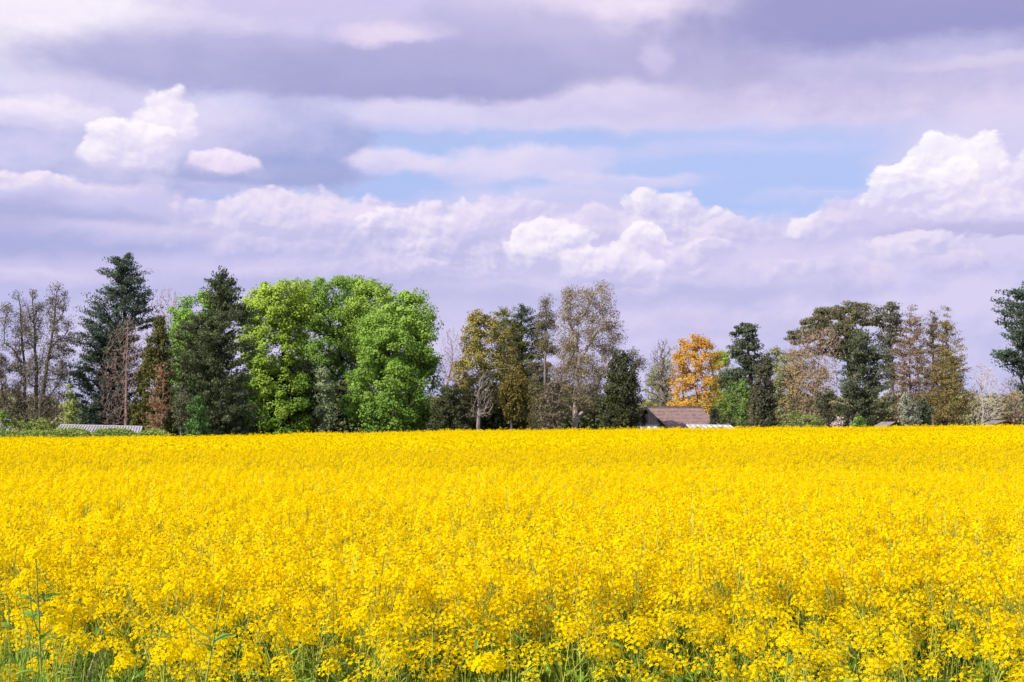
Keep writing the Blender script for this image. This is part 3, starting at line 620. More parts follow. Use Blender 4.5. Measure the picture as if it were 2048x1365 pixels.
# left edge: three slender gum trees
tree('gum_tree', 'grey sparse gum tree cut by the left picture edge', [(572, 24, 46), (600, 10, 60), (640, -8, 62), (700, -14, 55), (760, -20, 62), (835, -25, 60)], 158, 'euc', *GREY, 'dark', [(54, None), (50, 760), (44, 680), (38, 585)], R=.26, group='slender gum trees on the left', ncl=42)
tree('gum_tree', 'grey gum tree with straight dark trunk between two others', [(575, 54, 74), (600, 50, 90), (640, 44, 92), (690, 44, 95), (740, 46, 96), (800, 44, 104), (835, 40, 112)], 156, 'euc', *GREY, 'dark', [(72, None), (73, 760), (71, 680), (64, 588)], R=.26, group='slender gum trees on the left', ncl=42)
tree('gum_tree', 'grey gum tree whose trunk leans right toward the tall dark pine', [(570, 104, 126), (592, 92, 140), (620, 84, 144), (660, 92, 150), (700, 84, 148), (760, 82, 140), (800, 76, 132), (835, 70, 128)], 154, 'euc', *GREY, 'dark', [(76, None), (84, 800), (98, 710), (108, 650), (114, 585)], R=.24, group='slender gum trees on the left', ncl=42)
# tall dark pine
tree('pine_tree', 'tallest dark blue-green pine behind the leafless brown larch', [(508, 236, 266), (528, 216, 282), (550, 202, 294), (575, 206, 306), (600, 180, 306), (622, 170, 330), (650, 160, 312), (690, 142, 295), (740, 132, 290), (790, 130, 290), (840, 146, 290), (868, 160, 280)], 162, 'pine', *DKB, 'dark', [(246, None), (248, 700), (250, 520)], tips=260, R=.42, dens=1.25, bf=.15, upb=.05)
tree('larch_tree', 'leafless brown larch in front of the tall dark pine', [(632, 250, 264), (655, 224, 284), (690, 210, 292), (720, 202, 286), (760, 192, 276), (800, 196, 262), (850, 200, 260)], 152, bare=True, bk='pink', trunk=[(251, None), (253, 760), (256, 640)], tips=1500, R=.16, rmin=.017, bf=.12, upb=-.02)
tree('bare_tree', 'pale leafless treetop showing right behind the tall dark pine', [(574, 325, 352), (592, 304, 368), (620, 298, 376), (660, 290, 372), (720, 300, 360), (800, 300, 360)], 200, bare=True, bk='tan', trunk=[(332, None), (332, 760), (334, 680)], tips=1100, R=.22, rmin=.022)
tree('cypress_tree', 'narrow olive cypress between the leafless larch and the broad pine', [(640, 310, 330), (670, 296, 342), (720, 280, 346), (780, 266, 348), (830, 258, 350), (868, 254, 350)], 158, 'yew', (.040, .048, .012), (.12, .12, .028), 'dark', [(312, None), (318, 660)], tips=120, dens=1.2, R=.2)
tree('dead_conifer', 'rust-brown dying conifer with drooping twigs left of the broad pine', [(722, 320, 334), (750, 308, 340), (790, 298, 342), (830, 290, 338), (864, 292, 332)], 150, 'spruce', (.20, .11, .055), (.38, .24, .14), 'tan', [(322, None), (328, 735)], tips=300, R=.1, dens=.45, rmin=.02)
tree('pine_sapling', 'thin young pine with bare pale stem below the broad pine', [(770, 352, 368), (800, 345, 380), (830, 340, 385), (850, 350, 372)], 146, 'pine', (.05, .06, .03), (.13, .14, .07), 'grey', [(363, None), (361, 780)], tips=40, R=.07, dens=.6)
tree('pine_tree', 'broad olive-dark pine in front of the bright chestnuts', [(545, 432, 456), (562, 414, 468), (585, 404, 482), (612, 400, 494), (634, 396, 512), (640, 352, 516), (662, 344, 512), (700, 336, 512), (750, 334, 514), (800, 344, 518), (850, 352, 520), (872, 380, 505)], 152, 'pine', *OLD, 'dark', [(442, None), (441, 700), (444, 556)], tips=280, R=.42, dens=1.3, bf=.15, upb=.05)
# chestnuts
tree('chestnut_tree', 'light green chestnut peeping out left of the broad pine', [(588, 396, 430), (600, 362, 440), (620, 338, 450), (660, 330, 450), (720, 332, 450), (800, 335, 450), (868, 345, 450)], 186, 'broad', *CH1, 'dark', tips=90, tone_h=.4)
tree('chestnut_tree', 'yellow-green chestnut touching the right side of the broad pine', [(568, 520, 610), (580, 488, 628), (610, 474, 630), (660, 470, 622), (720, 478, 620), (780, 488, 624), (830, 494, 628), (868, 500, 628)], 172, 'broad', *CHY, 'dark', tips=120, tone_h=.6, dens=1.3)
tree('chestnut_tree', 'dark green tallest chestnut in the middle with sky showing through', [(556, 640, 726), (562, 600, 750), (575, 580, 765), (640, 576, 750), (690, 578, 735), (740, 584, 725), (800, 590, 715), (862, 590, 715)], 184, 'broad', *CHD, 'dark', [(655, None), (658, 760), (660, 620)], tips=150, dens=.95, tone_h=.45, ncl=210, R=.35)
tree('chestnut_tree', 'mid green chestnut between the darkest and the roundest chestnut', [(572, 712, 762), (584, 694, 796), (610, 682, 820), (650, 680, 830), (700, 690, 830), (760, 700, 830)], 178, 'broad', (.070, .15, .018), (.29, .43, .055), 'dark', [(760, None), (760, 620)], tips=100, tone_h=.5)
tree('chestnut_tree', 'roundest fresh green chestnut at the right end of its row', [(587, 806, 832), (600, 782, 856), (622, 745, 868), (650, 716, 880), (680, 700, 890), (710, 688, 892), (750, 676, 886), (790, 670, 884), (820, 674, 880), (845, 690, 864), (858, 704, 842)], 160, 'broad', (.062, .148, .018), (.27, .43, .060), 'dark', [(775, None), (778, 700)], tips=170, tone_h=.3, dens=1.15, R=.35)
tree('sapling', 'whitish-green young tree in front of the dark chestnut', [(738, 640, 652), (770, 630, 668), (810, 628, 674), (860, 634, 668)], 156, 'fine', (.10, .15, .06), (.28, .34, .18), 'grey', tips=40, R=.06, dens=.9)
shrub('bright green low shrub beneath the right flank of the broad pine', [(795, 385, 405), (820, 370, 418), (872, 368, 425)], 142, (.04, .1, .02), (.11, .22, .05))
shrub('dark olive bush right of the roundest chestnut', [(775, 875, 915), (800, 862, 935), (830, 852, 952), (864, 850, 958)], 156, (.022, .03, .012), (.075, .085, .035), tips=60, dens=1.2)
tree('bare_tree', 'leafless reddish tree between chestnut row and golden larch', [(655, 895, 915), (690, 880, 935), (740, 876, 940), (800, 880, 930)], 205, bare=True, bk='pink', trunk=[(890, None), (892, 780), (905, 720)], tips=700, R=.2, rmin=.022)
tree('larch_tree', 'golden-brown feathery larch with thin dark trunk', [(622, 942, 962), (636, 932, 992), (665, 922, 1022), (700, 912, 1036), (735, 902, 1040), (770, 898, 1025), (800, 900, 1000), (835, 905, 985)], 170, 'fine', (.15, .135, .036), (.36, .32, .09), 'dark', [(960, None), (962, 700), (956, 635)], tips=420, R=.18, dens=1.15, rmin=.02, bf=.15)
tree('fir_tree', 'yellow-green ragged fir top beside the golden larch', [(618, 1002, 1014), (630, 984, 1030), (660, 975, 1045), (700, 980, 1065), (760, 985, 1075), (800, 985, 1075)], 178, 'spruce', (.07, .09, .015), (.20, .22, .045), 'dark', [(1008, None), (1008, 624)], tips=150, R=.2, dens=1.5, upb=.1, over=dict(droop=.3))
tree('fir_tree', 'dark narrow fir top with spiky twin leaders', [(608, 1038, 1048), (620, 1028, 1066), (650, 1018, 1084), (700, 1016, 1095), (760, 1015, 1100), (820, 1015, 1100)], 180, 'spruce', (.022, .035, .018), (.07, .10, .04), 'dark', [(1044, None), (1043, 612)], tips=160, R=.2, dens=1.3, over=dict(droop=.3))
tree('dead_tree', 'dead grey tree whose thin top arches over to the right', [(742, 955, 975), (770, 948, 985), (800, 935, 990), (835, 930, 985)], 147, bare=True, bk='grey', trunk=[(958, None), (957, 795), (961, 760), (974, 744), (995, 738), (1032, 736)], tips=330, R=.20, rmin=.018, bf=.2)
tree('golden_conifer', 'rounded olive-gold conifer on a single short stem', [(740, 1022, 1046), (756, 1006, 1056), (785, 998, 1060), (815, 998, 1062), (835, 1006, 1056)], 149, 'yew', (.07, .062, .014), (.20, .165, .035), 'grey', [(1022, None), (1024, 800), (1030, 760)], tips=90, R=.13, dens=1.2)
tree('gum_tree', 'olive grey tree joined to the left side of the large gum tree', [(598, 1084, 1100), (625, 1074, 1112), (670, 1064, 1118), (730, 1054, 1122), (790, 1050, 1120), (860, 1056, 1118)], 156, 'euc', (.06, .058, .025), (.16, .14, .065), 'grey', [(1092, None), (1090, 740), (1092, 615)], tips=170, R=.2, dens=1.5)
tree('gum_tree', 'large grey gum tree with pale trunk and open crown', [(571, 1200, 1226), (582, 1128, 1240), (600, 1106, 1252), (640, 1100, 1254), (680, 1104, 1250), (710, 1096, 1240), (750, 1090, 1232), (790, 1096, 1215), (825, 1110, 1190)], 151, 'euc', (.10, .085, .048), (.27, .22, .13), 'pale', [(1148, None), (1152, 800), (1154, 745), (1166, 690)], tips=260, R=.34, dens=1.3, bf=.28, ncl=80, rmin=.03, over=dict(rc=1.0))
shrub('pale brownish bush at the foot of the large gum tree', [(765, 1085, 1120), (790, 1072, 1132), (830, 1068, 1138), (862, 1070, 1138)], 148, (.09, .075, .05), (.2, .17, .12), tips=300, dens=.7, rmin=.015)
tree('yew_tree', 'dense dark green yew standing left of the timbered gable', [(704, 1240, 1252), (722, 1222, 1268), (752, 1208, 1276), (785, 1200, 1281), (815, 1197, 1284), (845, 1200, 1282), (860, 1206, 1274)], 143, 'yew', (.020, .026, .010), (.062, .068, .026), 'dark', tips=120, R=.2, dens=1.4)
tree('gum_tree', 'wispy grey treetop behind the dark yew', [(705, 1258, 1272), (722, 1250, 1288), (745, 1255, 1290), (775, 1262, 1286), (850, 1262, 1282)], 150, 'euc', *GREY, 'grey', [(1268, None), (1266, 720)], tips=60, R=.09, dens=.9)
# middle: oak, maple, Scots pine
tree('oak_tree', 'leafless dark oak standing behind the tiled roof', [(678, 1318, 1334), (700, 1302, 1348), (730, 1292, 1354), (765, 1286, 1356), (795, 1292, 1352), (806, 1300, 1345)], 190, bare=True, bk='grey', trunk=[(1326, None), (1327, 800), (1322, 770)], tips=1100, R=.42, rmin=.022, wob=.2)
shrub('pale yellow-green tree mass behind the leafless oak', [(722, 1305, 1340), (750, 1290, 1352), (790, 1284, 1352), (850, 1282, 1352)], 225, (.14, .17, .05), (.34, .36, .12), style='fine', dens=.9)
tree('maple_tree', 'orange maple rising behind the tiled roof', [(672, 1370, 1398), (688, 1352, 1426), (710, 1340, 1440), (745, 1334, 1452), (780, 1332, 1456), (805, 1330, 1448), (830, 1334, 1440)], 186, 'fine', (.40, .21, .03), (.74, .47, .09), 'dark', [(1396, None), (1395, 805), (1390, 760)], tips=700, R=.2, dens=.85, tone_h=-.25, rmin=.022, tr=.35)
tree('broadleaf_tree', 'bright yellow-green tree between orange maple and Scots pine', [(700, 1430, 1450), (715, 1420, 1465), (750, 1418, 1475), (800, 1420, 1480), (860, 1420, 1480)], 200, 'fine', (.15, .22, .03), (.40, .46, .05), 'dark', tips=120, R=.15, dens=1.1, tr=.35)
tree('scots_pine', 'Scots pine with reddish bare trunk and layered dark crown', [(644, 1478, 1498), (656, 1464, 1512), (675, 1456, 1520), (692, 1452, 1526), (704, 1452, 1534), (722, 1458, 1530), (740, 1462, 1518), (760, 1462, 1512), (790, 1470, 1506)], 168, 'cloud', (.028, .045, .026), (.10, .125, .065), 'red', [(1501, None), (1502, 760), (1496, 700), (1488, 656)], tips=120, R=.26, dens=1.3, ncl=42, shell=.3)
tree('pine_tree', 'low spreading dark pine boughs left of the Scots pine trunk', [(742, 1440, 1470), (762, 1432, 1480), (785, 1448, 1485), (810, 1462, 1488)], 172, 'cloud', (.03, .05, .022), (.09, .12, .05), 'dark', [(1474, None), (1468, 760)], tips=40, R=.12, ncl=22)
tree('broadleaf_tree', 'fresh green small tree with forked trunk right of the tiled roof', [(765, 1470, 1500), (785, 1440, 1508), (815, 1422, 1510), (845, 1420, 1508), (858, 1425, 1505)], 162, 'fine', (.06, .12, .022), (.19, .29, .06), 'grey', [(1462, None), (1464, 838), (1476, 800)], tips=160, R=.12, dens=.75)
tree('cypress_tree', 'cone-shaped dark cypress in front of the Scots pine', [(704, 1528, 1534), (722, 1518, 1542), (750, 1508, 1548), (790, 1500, 1554), (830, 1496, 1560), (858, 1497, 1562)], 148, 'yew', (.036, .042, .022), (.105, .105, .060), 'dark', tips=90, R=.16, dens=1.2)
tree('willow_tree', 'pale green willow behind the cone-shaped cypress', [(696, 1540, 1562), (715, 1530, 1590), (750, 1530, 1605), (800, 1540, 1610), (860, 1545, 1610)], 195, 'fine', (.15, .17, .07), (.34, .36, .17), 'grey', tips=160, R=.15, dens=.8)
tree('birch_tree', 'tan twiggy birch below the flat-topped pine', [(656, 1600, 1670), (675, 1580, 1682), (720, 1568, 1684), (770, 1560, 1680), (820, 1560, 1672), (858, 1570, 1660)], 172, bare=True, bk='tan', trunk=[(1628, None), (1630, 780), (1640, 700)], tips=3200, R=.17, rmin=.026, bf=.15)
tree('birch_tree', 'olive-gold leafing birch beside the tan twiggy birch', [(700, 1575, 1620), (730, 1562, 1650), (770, 1556, 1665), (810, 1556, 1668), (858, 1560, 1660)], 180, 'fine', (.17, .14, .05), (.40, .33, .14), 'tan', tips=260, R=.12, dens=.8, rmin=.02)
tree('umbrella_pine', 'wide flat-topped pine with olive crown', [(608, 1660, 1735), (616, 1630, 1750), (628, 1605, 1756), (642, 1590, 1758), (655, 1572, 1754), (666, 1558, 1745), (678, 1560, 1742), (695, 1600, 1738), (712, 1640, 1730)], 182, 'cloud', (.060, .068, .030), (.19, .18, .085), 'red', [(1706, None), (1702, 760), (1695, 690), (1690, 660)], tips=110, R=.32, dens=1.25, ncl=100, shell=.25, bf=.1, upb=-.1)
tree('pine_tree', 'open-crowned pine between flat-topped pine and the brown spruces', [(607, 1762, 1794), (620, 1746, 1808), (645, 1744, 1812), (670, 1752, 1806), (700, 1756, 1802), (740, 1764, 1800), (800, 1766, 1800)], 180, 'cloud', (.050, .058, .035), (.15, .15, .09), 'grey', [(1786, None), (1784, 740), (1780, 640)], tips=110, R=.24, dens=.75, ncl=60)
tree('pine_tree', 'bushy dark green pine in front of the flat-topped pine', [(664, 1706, 1738), (678, 1690, 1756), (700, 1680, 1766), (730, 1668, 1772), (765, 1664, 1778), (800, 1662, 1782), (830, 1664, 1776), (846, 1676, 1764)], 152, 'pine', (.030, .042, .022), (.105, .125, .062), 'grey', [(1702, None), (1704, 800), (1716, 690)], tips=220, R=.26, dens=1.25, bf=.2)
tree('pine_sapling', 'small scrubby pine left of the bushy dark green pine', [(776, 1638, 1660), (800, 1630, 1668), (825, 1632, 1672), (840, 1640, 1668)], 154, 'pine', (.035, .042, .022), (.11, .115, .06), 'grey', [(1650, None), (1651, 790)], tips=40, R=.09, dens=1.)
SPG = 'brown thinning spruces on the right'
tree('spruce_tree', 'brown thin spruce standing left of two other spruces', [(611, 1818, 1826), (630, 1812, 1836), (655, 1802, 1848), (700, 1788, 1858), (750, 1786, 1858), (800, 1790, 1850), (850, 1792, 1848)], 170, 'spruce', *SP, 'red', [(1820, None), (1820, 700), (1822, 613)], tips=330, R=.17, dens=.95, rmin=.02, bf=.05, upb=-.12, group=SPG)
tree('spruce_tree', 'dark-topped spruce in the middle of three', [(614, 1864, 1869), (635, 1856, 1878), (665, 1848, 1886), (710, 1842, 1890), (760, 1840, 1892), (820, 1842, 1890)], 166, 'spruce', (.07, .06, .032), (.20, .16, .085), 'red', [(1866, None), (1866, 700), (1866, 617)], tips=330, R=.17, dens=1.1, rmin=.02, bf=.05, upb=-.12, group=SPG)
tree('spruce_tree', 'olive-brown spruce with the widest skirt of three', [(618, 1892, 1899), (640, 1886, 1905), (670, 1877, 1917), (710, 1867, 1930), (750, 1860, 1938), (790, 1854, 1946), (825, 1856, 1942), (848, 1870, 1915)], 156, 'spruce', (.10, .085, .028), (.27, .215, .075), 'red', [(1890, None), (1891, 740), (1895, 621)], tips=420, R=.18, dens=1.05, rmin=.02, bf=.05, upb=-.12, group=SPG)
shrub('silver-grey leafy shrub behind the grey shed', [(788, 1806, 1820), (810, 1796, 1834), (835, 1790, 1846), (858, 1788, 1850)], 150, (.15, .17, .12), (.38, .40, .30), dens=.8)
shrub('dark evergreen shrub under the brown spruces', [(800, 1835, 1855), (825, 1828, 1868), (858, 1826, 1870)], 153, (.02, .035, .02), (.07, .10, .05))
shrub('yellow-green glowing small tree behind the widest spruce', [(700, 1886, 1902), (730, 1876, 1918), (780, 1870, 1925), (850, 1870, 1930)], 205, (.16, .20, .04), (.36, .40, .08), style='fine', dens=.8)
tree('bare_tree', 'pale leafless tree right of the brown spruces', [(726, 1955, 1975), (750, 1944, 1996), (785, 1938, 2008), (820, 1938, 2010), (840, 1945, 2000)], 168, bare=True, bk='pale', trunk=[(1966, None), (1966, 810), (1962, 780)], tips=1000, R=.19, rmin=.02)
tree('bare_tree', 'tan leafless tree behind the maroon shed', [(752, 2010, 2040), (775, 1998, 2060), (805, 1994, 2070), (835, 2000, 2065)], 170, bare=True, bk='tan', trunk=[(2028, None), (2027, 820), (2030, 790)], tips=1000, R=.17, rmin=.02)
tree('cedar_tree', 'dark cedar reaching into the picture at the right edge', [(566, 2034, 2090), (585, 2012, 2105), (610, 1998, 2120), (635, 1988, 2125), (660, 1990, 2130), (690, 2012, 2130), (698, 1990, 2135), (704, 1966, 2140), (716, 1970, 2140), (735, 1990, 2150), (752, 2016, 2150), (770, 2022, 2150), (790, 2034, 2150), (850, 2050, 2140)], 138, 'pine', (.020, .036, .026), (.065, .10, .058), 'dark', [(2096, None), (2092, 700), (2080, 590)], tips=260, R=.35, dens=1.05, bf=.12, upb=.0, over=dict(flat=.35, rc=.8))
# shrubs by the field edge
shrub('fresh green shrub with upright shoots left of the grey shed', [(832, 1712, 1722), (842, 1702, 1734), (860, 1700, 1740)], 140, (.07, .15, .02), (.20, .34, .06))
shrub('pinkish-white blossoming bush beside the bushy pine trunk', [(836, 1672, 1684), (848, 1662, 1694), (860, 1660, 1696)], 142, (.30, .24, .22), (.62, .50, .50), dens=.8)
shrub('low yellow-green bush under the twiggy birch', [(826, 1575, 1630), (840, 1562, 1658), (860, 1560, 1662)], 145, (.10, .14, .035), (.27, .31, .10), tips=60)
shrub('small green bush at the foot of the cone-shaped cypress', [(838, 1474, 1488), (850, 1466, 1500), (862, 1464, 1502)], 144, (.05, .07, .02), (.15, .17, .06))
shrub('slim dark cypress pair right of the tiled roof end', [(815, 1424, 1434), (830, 1422, 1437), (862, 1420, 1438)], 146, (.018, .026, .012), (.05, .06, .03), style='yew')
# left bushes and hedge
shrub('tall yellow-green bush right of the gum trees', [(765, 135, 150), (790, 124, 160), (820, 118, 168), (856, 110, 175)], 178, (.14, .19, .04), (.32, .38, .11), style='fine')
shrub('bright green bush at the left picture edge', [(826, -5, 18), (840, -20, 32), (862, -25, 44)], 140, (.08, .15, .025), (.24, .34, .08))
shrub('light yellow-green bush below the gum trees', [(838, 50, 95), (848, 34, 112), (866, 28, 124)], 141, (.12, .17, .035), (.32, .38, .10), tips=60)
shrub('white blossoming bush low at the left picture edge', [(846, -12, 10), (856, -20, 20), (874, -22, 24)], 133, (.36, .38, .30), (.70, .70, .62), dens=.8)
def hedge():
    r = np.random.default_rng(55); Y = 130.0; rt = root('hedge', 'clipped green hedge of uneven height along the left field edge', 'hedge', (P(150, 0, Y)[0], Y, float(ground(P(150, 0, Y)[0], Y))))
    bx, _, bz = rt.location; n = 30000; px = r.uniform(-120, 342, n)
    tops = np.interp(px, [-120, 20, 40, 75, 98, 120, 150, 172, 186, 200, 230, 262, 276, 292, 310, 332, 342], [862, 864, 867, 863, 866, 860, 859, 862, 869, 861, 859, 863, 871, 864, 861, 865, 876])
    zt = Zp(tops, Y) - bz; u = r.random(n); z = zt * (1 - .75 * u ** 1.6); sd = r.uniform(-1, 1, n); yy = sd * .8 * np.sqrt(np.clip(1 - (z / zt) ** 4, 0.05, 1)); yy = np.where(r.random(n) < .75, -np.abs(yy) * .9 - .1, yy)
    p = np.stack([P(px, 0, Y)[0] - bx, yy, z], 1) + r.normal(size=(n, 3)) * .10
    nn = norm(np.stack([r.normal(size=n) * .6, -.7 + r.normal(size=n) * .6, .6 + r.normal(size=n) * .6], 1)); ax = perp(nn, r); sdv = np.cross(nn, ax); s = .13 * (.6 + .8 * r.random((n, 1)))
    q = np.stack([p - ax * s * .6, p + sdv * s * .4, p + ax * s * .6, p - sdv * s * .4], 1)
    mk('foliage', q.reshape(-1, 3), np.arange(n * 4).reshape(-1, 4), leafmat((.08, .14, .022), (.28, .36, .07), .2), .5 * vnoise(p[:, 0] * 1.5 + 30, p[:, 2] * 2 + 9, 4) + .5 * r.random(n), parent=rt)
hedge()
# ground-hugging masses nobody could count
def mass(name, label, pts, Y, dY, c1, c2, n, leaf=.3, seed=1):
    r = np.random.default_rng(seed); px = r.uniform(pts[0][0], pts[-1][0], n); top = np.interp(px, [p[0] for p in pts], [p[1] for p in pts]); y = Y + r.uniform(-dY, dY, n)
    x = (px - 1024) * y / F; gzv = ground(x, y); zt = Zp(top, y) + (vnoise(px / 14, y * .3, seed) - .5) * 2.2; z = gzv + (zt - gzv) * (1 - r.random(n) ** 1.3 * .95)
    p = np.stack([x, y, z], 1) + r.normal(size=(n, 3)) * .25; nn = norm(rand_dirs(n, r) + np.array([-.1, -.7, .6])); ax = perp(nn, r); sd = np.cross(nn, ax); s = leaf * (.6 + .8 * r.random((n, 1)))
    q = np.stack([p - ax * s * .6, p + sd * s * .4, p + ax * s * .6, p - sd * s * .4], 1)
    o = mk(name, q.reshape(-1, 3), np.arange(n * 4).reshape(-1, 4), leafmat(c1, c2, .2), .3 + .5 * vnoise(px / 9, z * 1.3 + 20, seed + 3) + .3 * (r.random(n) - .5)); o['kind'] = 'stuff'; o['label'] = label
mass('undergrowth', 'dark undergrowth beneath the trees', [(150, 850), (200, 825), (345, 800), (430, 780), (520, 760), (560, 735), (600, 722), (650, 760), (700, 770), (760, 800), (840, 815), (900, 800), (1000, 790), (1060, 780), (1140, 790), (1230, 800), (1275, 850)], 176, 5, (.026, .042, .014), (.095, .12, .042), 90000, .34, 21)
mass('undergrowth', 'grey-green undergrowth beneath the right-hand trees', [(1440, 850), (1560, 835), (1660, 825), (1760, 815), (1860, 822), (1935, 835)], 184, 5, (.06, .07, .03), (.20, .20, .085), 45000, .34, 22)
mass('distant_treeline', 'olive and tan far-off wood', [(-200, 800), (0, 790), (60, 800), (130, 812), (300, 820), (880, 800), (1280, 815), (1500, 790), (1700, 800), (1930, 792), (1990, 800), (2060, 785), (2250, 780)], 275, 12, (.10, .11, .045), (.26, .25, .12), 80000, .6, 23)

# ---------------------------------------------------------------- buildings
white = mat_surface("white_plaster", (.55, .54, .56), (.70, .69, .70), .8, 1.5, .2, tint=False); cream = mat_surface("cream_wall", (.45, .38, .22), (.55, .47, .28), .8, 1.5, .2, tint=False)
blackb = mat_surface("black_boards", (.018, .018, .022), (.04, .038, .044), .7, 2, .3, tint=False); timber = mat_surface("blue_grey_timber", (.05, .07, .11), (.09, .11, .16), .7, 2, .3, tint=False)
tile = mat_surface("clay_tiles", (.20, .125, .11), (.40, .29, .26), .85, 3.5, .2, .4, tint=False); pvc = mat_surface("white_bars", (.62, .62, .65), (.75, .75, .78), .4, 2, .4, tint=False)
felt = mat_surface("grey_felt", (.17, .145, .14), (.27, .235, .23), .9, 2.5, .15, tint=False); maroon = mat_surface("maroon_boards", (.13, .045, .045), (.20, .075, .07), .7, 2, .25, tint=False)
shedw = mat_surface("brown_boards", (.055, .042, .036), (.10, .08, .065), .8, 2, .2, tint=False); corr = mat_surface("corrugated_sheet", (.34, .32, .35), (.48, .45, .49), .5, 1.2, .4, tint=False); sheetm = mat_surface("weathered_sheet", (.19, .18, .20), (.30, .28, .31), .7, 1.2, .3, tint=False)
glass = bpy.data.materials.new("pane_glass"); glass.use_nodes = True; gp = glass.node_tree.nodes['Principled BSDF']; gp.inputs['Base Color'].default_value = (.26, .29, .36, 1); gp.inputs['Roughness'].default_value = .12; gp.inputs['Transmission Weight'].default_value = .45; gp.inputs['IOR'].default_value = 1.3

def barn():
    Y = 150.0; k = Y / F; ax, ay, az_ = P(1297, 815, Y); gz0 = float(ground(ax, Y)); th = math.radians(30)
    # local frame: x along the ridge away from the near gable, y toward the back
    rt = root('timber_barn', 'low barn with clay tiled roof and black gable over white timbered wall', 'barn', (ax, ay, gz0), rz=th)
    w = 3.7; H = az_ - gz0; e = H - 2.15; Lr = 6.9
    ov = .35; es = e - .0
    b = MB(); b.box(.1, -w + .35, -.3, Lr - .2, w - .35, e); b.build('wall', cream, rt)
    b = MB(); b.quad((0, -w + .3, e), (0, w - .3, e), (0, 0, H - .12)); b.quad((.09, -w + .3, e), (.09, 0, H - .12), (.09, w - .3, e)); b.quad((0, -w + .3, e), (0, 0, H - .12), (.09, 0, H - .12), (.09, -w + .3, e)); b.quad((0, w - .3, e), (.09, w - .3, e), (.09, 0, H - .12), (0, 0, H - .12))
    for q in range(12):
        y0 = -w + .5 + q * .56; hh = (1 - abs(y0) / (w - .3)) * (H - e - .12); b.bar((-.012, y0, e + .02), (-.012, y0, e + hh), .05, .03)
    gb = b.build('gable_boards', blackb, rt)
    b = MB(); b.box(-.03, -w * .80, -.3, .098, w * .80, e + .30); gw = b.build('timbered_wall', white, rt)
    b = MB(); x = -.05
    e += .30; b.bar((x, -w * .8, e - .06), (x, w * .8, e - .06), .06, .12)
    yy = -w * .8 + .1
    while yy < w * .8 - 1.0:
        b.bar((x, yy, e - .15), (x, yy + .55, 0), .05, .12); b.bar((x - .004, yy + .95, e - .15), (x - .004, yy + .5, 0), .05, .12); b.bar((x - .008, yy + .1, e - .62), (x - .008, yy + .85, e - .62), .05, .10); yy += 1.15
    e -= .30
    b.build('timber_frame', timber, gw)
    # roof: two slopes laid in overlapping tile courses
    b = MB(); nco = 15; zr = H; zd = (H - e)
    for s in (-1, 1):
        for c in range(nco):
            t0, t1 = c / nco, (c + 1) / nco + .012; run = w + .15
            za, zb = zr - zd * t0 * 1.04, zr - zd * t1 * 1.04; lift = .055
            b.slab((-ov, s * run * t0, za), (Lr, s * run * t0, za), (Lr, s * run * t1, zb + lift), (-ov, s * run * t1, zb + lift), .05)
    b.build('roof', tile, rt)
    b = MB(); b.bar((-ov - .02, 0, H + .05), (Lr + .02, 0, H + .05), .26, .14); b.build('ridge_tiles', tile, rt)
    for s in (-1, 1):
        b = MB(); b.bar((-ov - .03, 0, H - .05), (-ov - .03, s * (w + .15), e - .12), .06, .26); b.build('bargeboard', blackb, rt)
    b = MB(); b.bar((-ov, -w - .2, e - .10), (Lr, -w - .2, e - .10), .12, .10); b.build('gutter', blackb, rt)
barn()
def glasshouse():
    Y = 144.0; x0, _, z0 = P(1373, 851, Y); gz0 = float(ground(x0, Y)); k = Y / F; rt = root('glasshouse', 'lean-to glasshouse roof with white glazing bars against the barn', 'glasshouse', (x0, Y, gz0))
    Ln = 88 * k; zt = z0 - gz0; zb = zt - .62; sh = 13 * k; dep = -1.5
    b = MB(); b.slab((0, 0, zt), (Ln, .25, zt - .05), (Ln + sh, dep, zb), (sh, dep, zb), .02); b.build('roof_glass', glass, rt)
    for q in range(9):
        t = q / 8; b = MB(); b.bar((Ln * t, .25 * t, zt + .025 - .05 * t), (Ln * t + sh, dep, zb + .025), .07, .06); b.build('glazing_bar', pvc, rt)
    b = MB(); b.bar((-.05, 0, zt + .05), (Ln + .05, .25, zt), .10, .09); b.build('ridge_rail', pvc, rt)
    b = MB(); b.bar((sh - .05, dep, zb), (Ln + sh + .05, dep, zb), .10, .09); b.build('eaves_rail', pvc, rt)
    for q in (1, 5):
        t = (q + .5) / 8; b = MB(); b.bar((Ln * t - .3 + sh * .35, dep * .35, zt - .16), (Ln * t + .3 + sh * .35, dep * .35, zt - .16), .5, .04); b.build('roof_vent', felt, rt)
    b = MB(); b.box(sh + .02, dep + .02, -.2, Ln + sh - .02, dep + .10, zb - .05); b.build('front_wall', white, rt)
    b = MB(); b.box(sh * .3, dep + .11, -.2, sh * .3 + .08, -.02, zb - .05); b.build('end_wall', white, rt)
glasshouse()
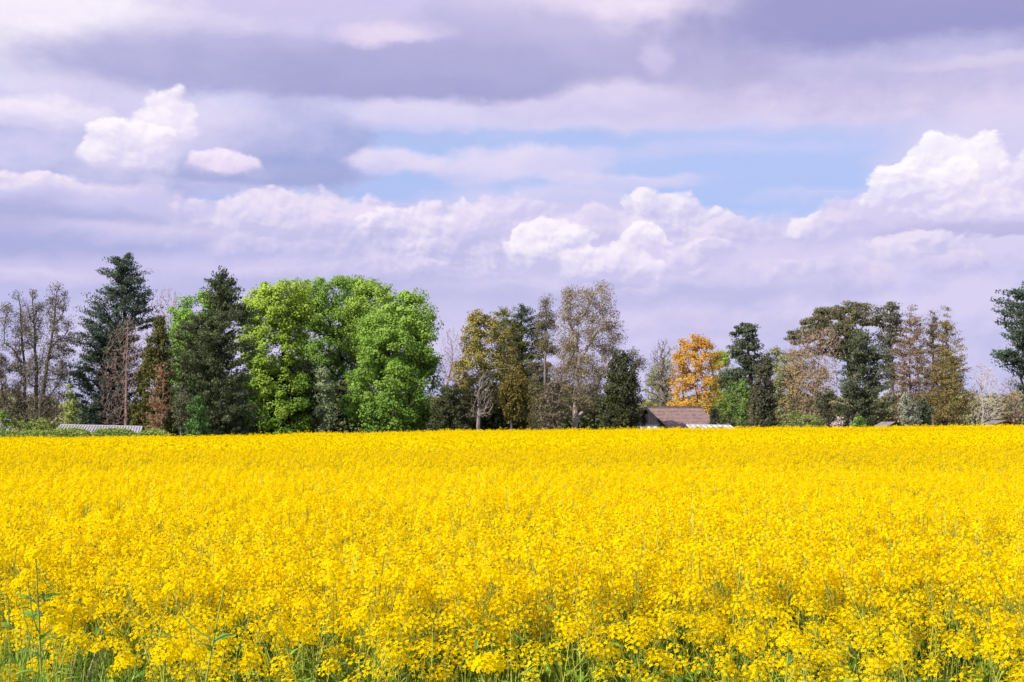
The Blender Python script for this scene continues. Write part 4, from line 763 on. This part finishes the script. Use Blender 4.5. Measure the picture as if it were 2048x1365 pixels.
def shed(name, label, apex, Y, back, halfw, drop, ln, wallm, roofm, yaw, window=False):
    """apex = photo point of the near gable top"""
    ax, ay, az_ = P(*apex, Y); gz0 = float(ground(ax, Y)); rt = root(name, label, 'shed', (ax, ay, gz0), rz=yaw)
    H = az_ - gz0; e = H - drop; w = halfw
    b = MB(); y0, y1 = .12, ln - .1
    b.quad((-w + .15, y0, -.3), (w - .15, y0, -.3), (w - .15, y0, e), (0, y0, H - .1), (-w + .15, y0, e)); b.quad((w - .15, y1, -.3), (-w + .15, y1, -.3), (-w + .15, y1, e), (0, y1, H - .1), (w - .15, y1, e))
    b.quad((-w + .15, y1, -.3), (-w + .15, y0, -.3), (-w + .15, y0, e), (-w + .15, y1, e)); b.quad((w - .15, y0, -.3), (w - .15, y1, -.3), (w - .15, y1, e), (w - .15, y0, e))
    for q in range(7): b.bar((-w + .2, y0 - .01, .15 + q * .2), (w - .2, y0 - .01, .15 + q * .2), .02, .02)
    wl = b.build('wall', wallm, rt)
    for s in (-1, 1):
        b = MB()
        for c in range(5):
            t0, t1 = c / 5, (c + 1) / 5 + .02; b.slab((0 + s * w * t0, -.12, H - drop * t0), (s * w * t0, ln, H - drop * t0), (s * w * t1, ln, H - drop * t1 + .03), (s * w * t1, -.12, H - drop * t1 + .03), .035)
        b.build('roof', roofm, rt)
        b = MB(); b.bar((0, -.15, H - .04), (s * (w + .02), -.15, H - drop - .04), .04, .13); b.build('bargeboard', blackb if wallm is shedw else maroon, rt)
    if window:
        b = MB(); b.box(-w + .10, ln * .2, e - .75, -w + .147, ln * .8, e - .12); f = b.build('window', pvc, rt)
        for q in (0, 1):
            b = MB(); y_ = ln * (.23 + .29 * q); b.box(-w + .085, y_, e - .70, -w + .098, y_ + ln * .25, e - .17); b.build('pane', glass, f)
    return rt
shed('garden_shed', 'grey-roofed brown shed barely showing above the crop', (1790, 844), 140, None, 1.15, .52, 1.9, shedw, felt, math.radians(28))
shed('garden_shed', 'maroon shed with shallow grey roof near the right edge', (2013, 841), 138, None, 1.35, .34, 2.0, maroon, felt, math.radians(22), True)
def corrugated():
    Y = 137.0; x0, _, zt = P(123, 851, Y); x1 = P(284, 0, Y)[0]; gz0 = float(ground(x0, Y)); rt = root('open_shed', 'long low shed with pale ribbed roof behind the hedge', 'shed', (x0, Y, gz0)); Ln = x1 - x0; zt -= gz0; zb = zt - .72
    b = MB(); fl = .18 ; b.slab((0, 0, zt), (Ln, 0, zt - fl), (Ln + .35, -2.2, zb - fl), (.1, -2.2, zb), .03); b.build('roof', sheetm, rt)
    n = 30
    for q in range(n):
        t = q / (n - 1); b = MB(); b.bar((Ln * t, 0, zt - fl * t + .035), (.1 + (Ln + .25) * t, -2.2, zb - fl * t + .035), .09, .07); b.build('roof_rib', corr, rt)
    b = MB(); b.bar((-.05, .02, zt + .07), (Ln + .05, .02, zt - fl + .07), .12, .10); b.build('ridge_cap', corr, rt)
    for q in range(7):
        t = q / 6; b = MB(); b.bar((.15 + (Ln + .1) * t, -2.0, -.2), (.15 + (Ln + .1) * t, -2.0, zb - fl * t - .03), .09); b.build('post', pvc, rt)
    b = MB(); b.quad((0, .05, -.2), (Ln, .05, -.2), (Ln, .05, zt - fl - .05), (0, .05, zt - .05)); b.build('rear_wall', blackb, rt)
corrugated()

print('total faces', sum(len(m.polygons) for m in bpy.data.meshes))
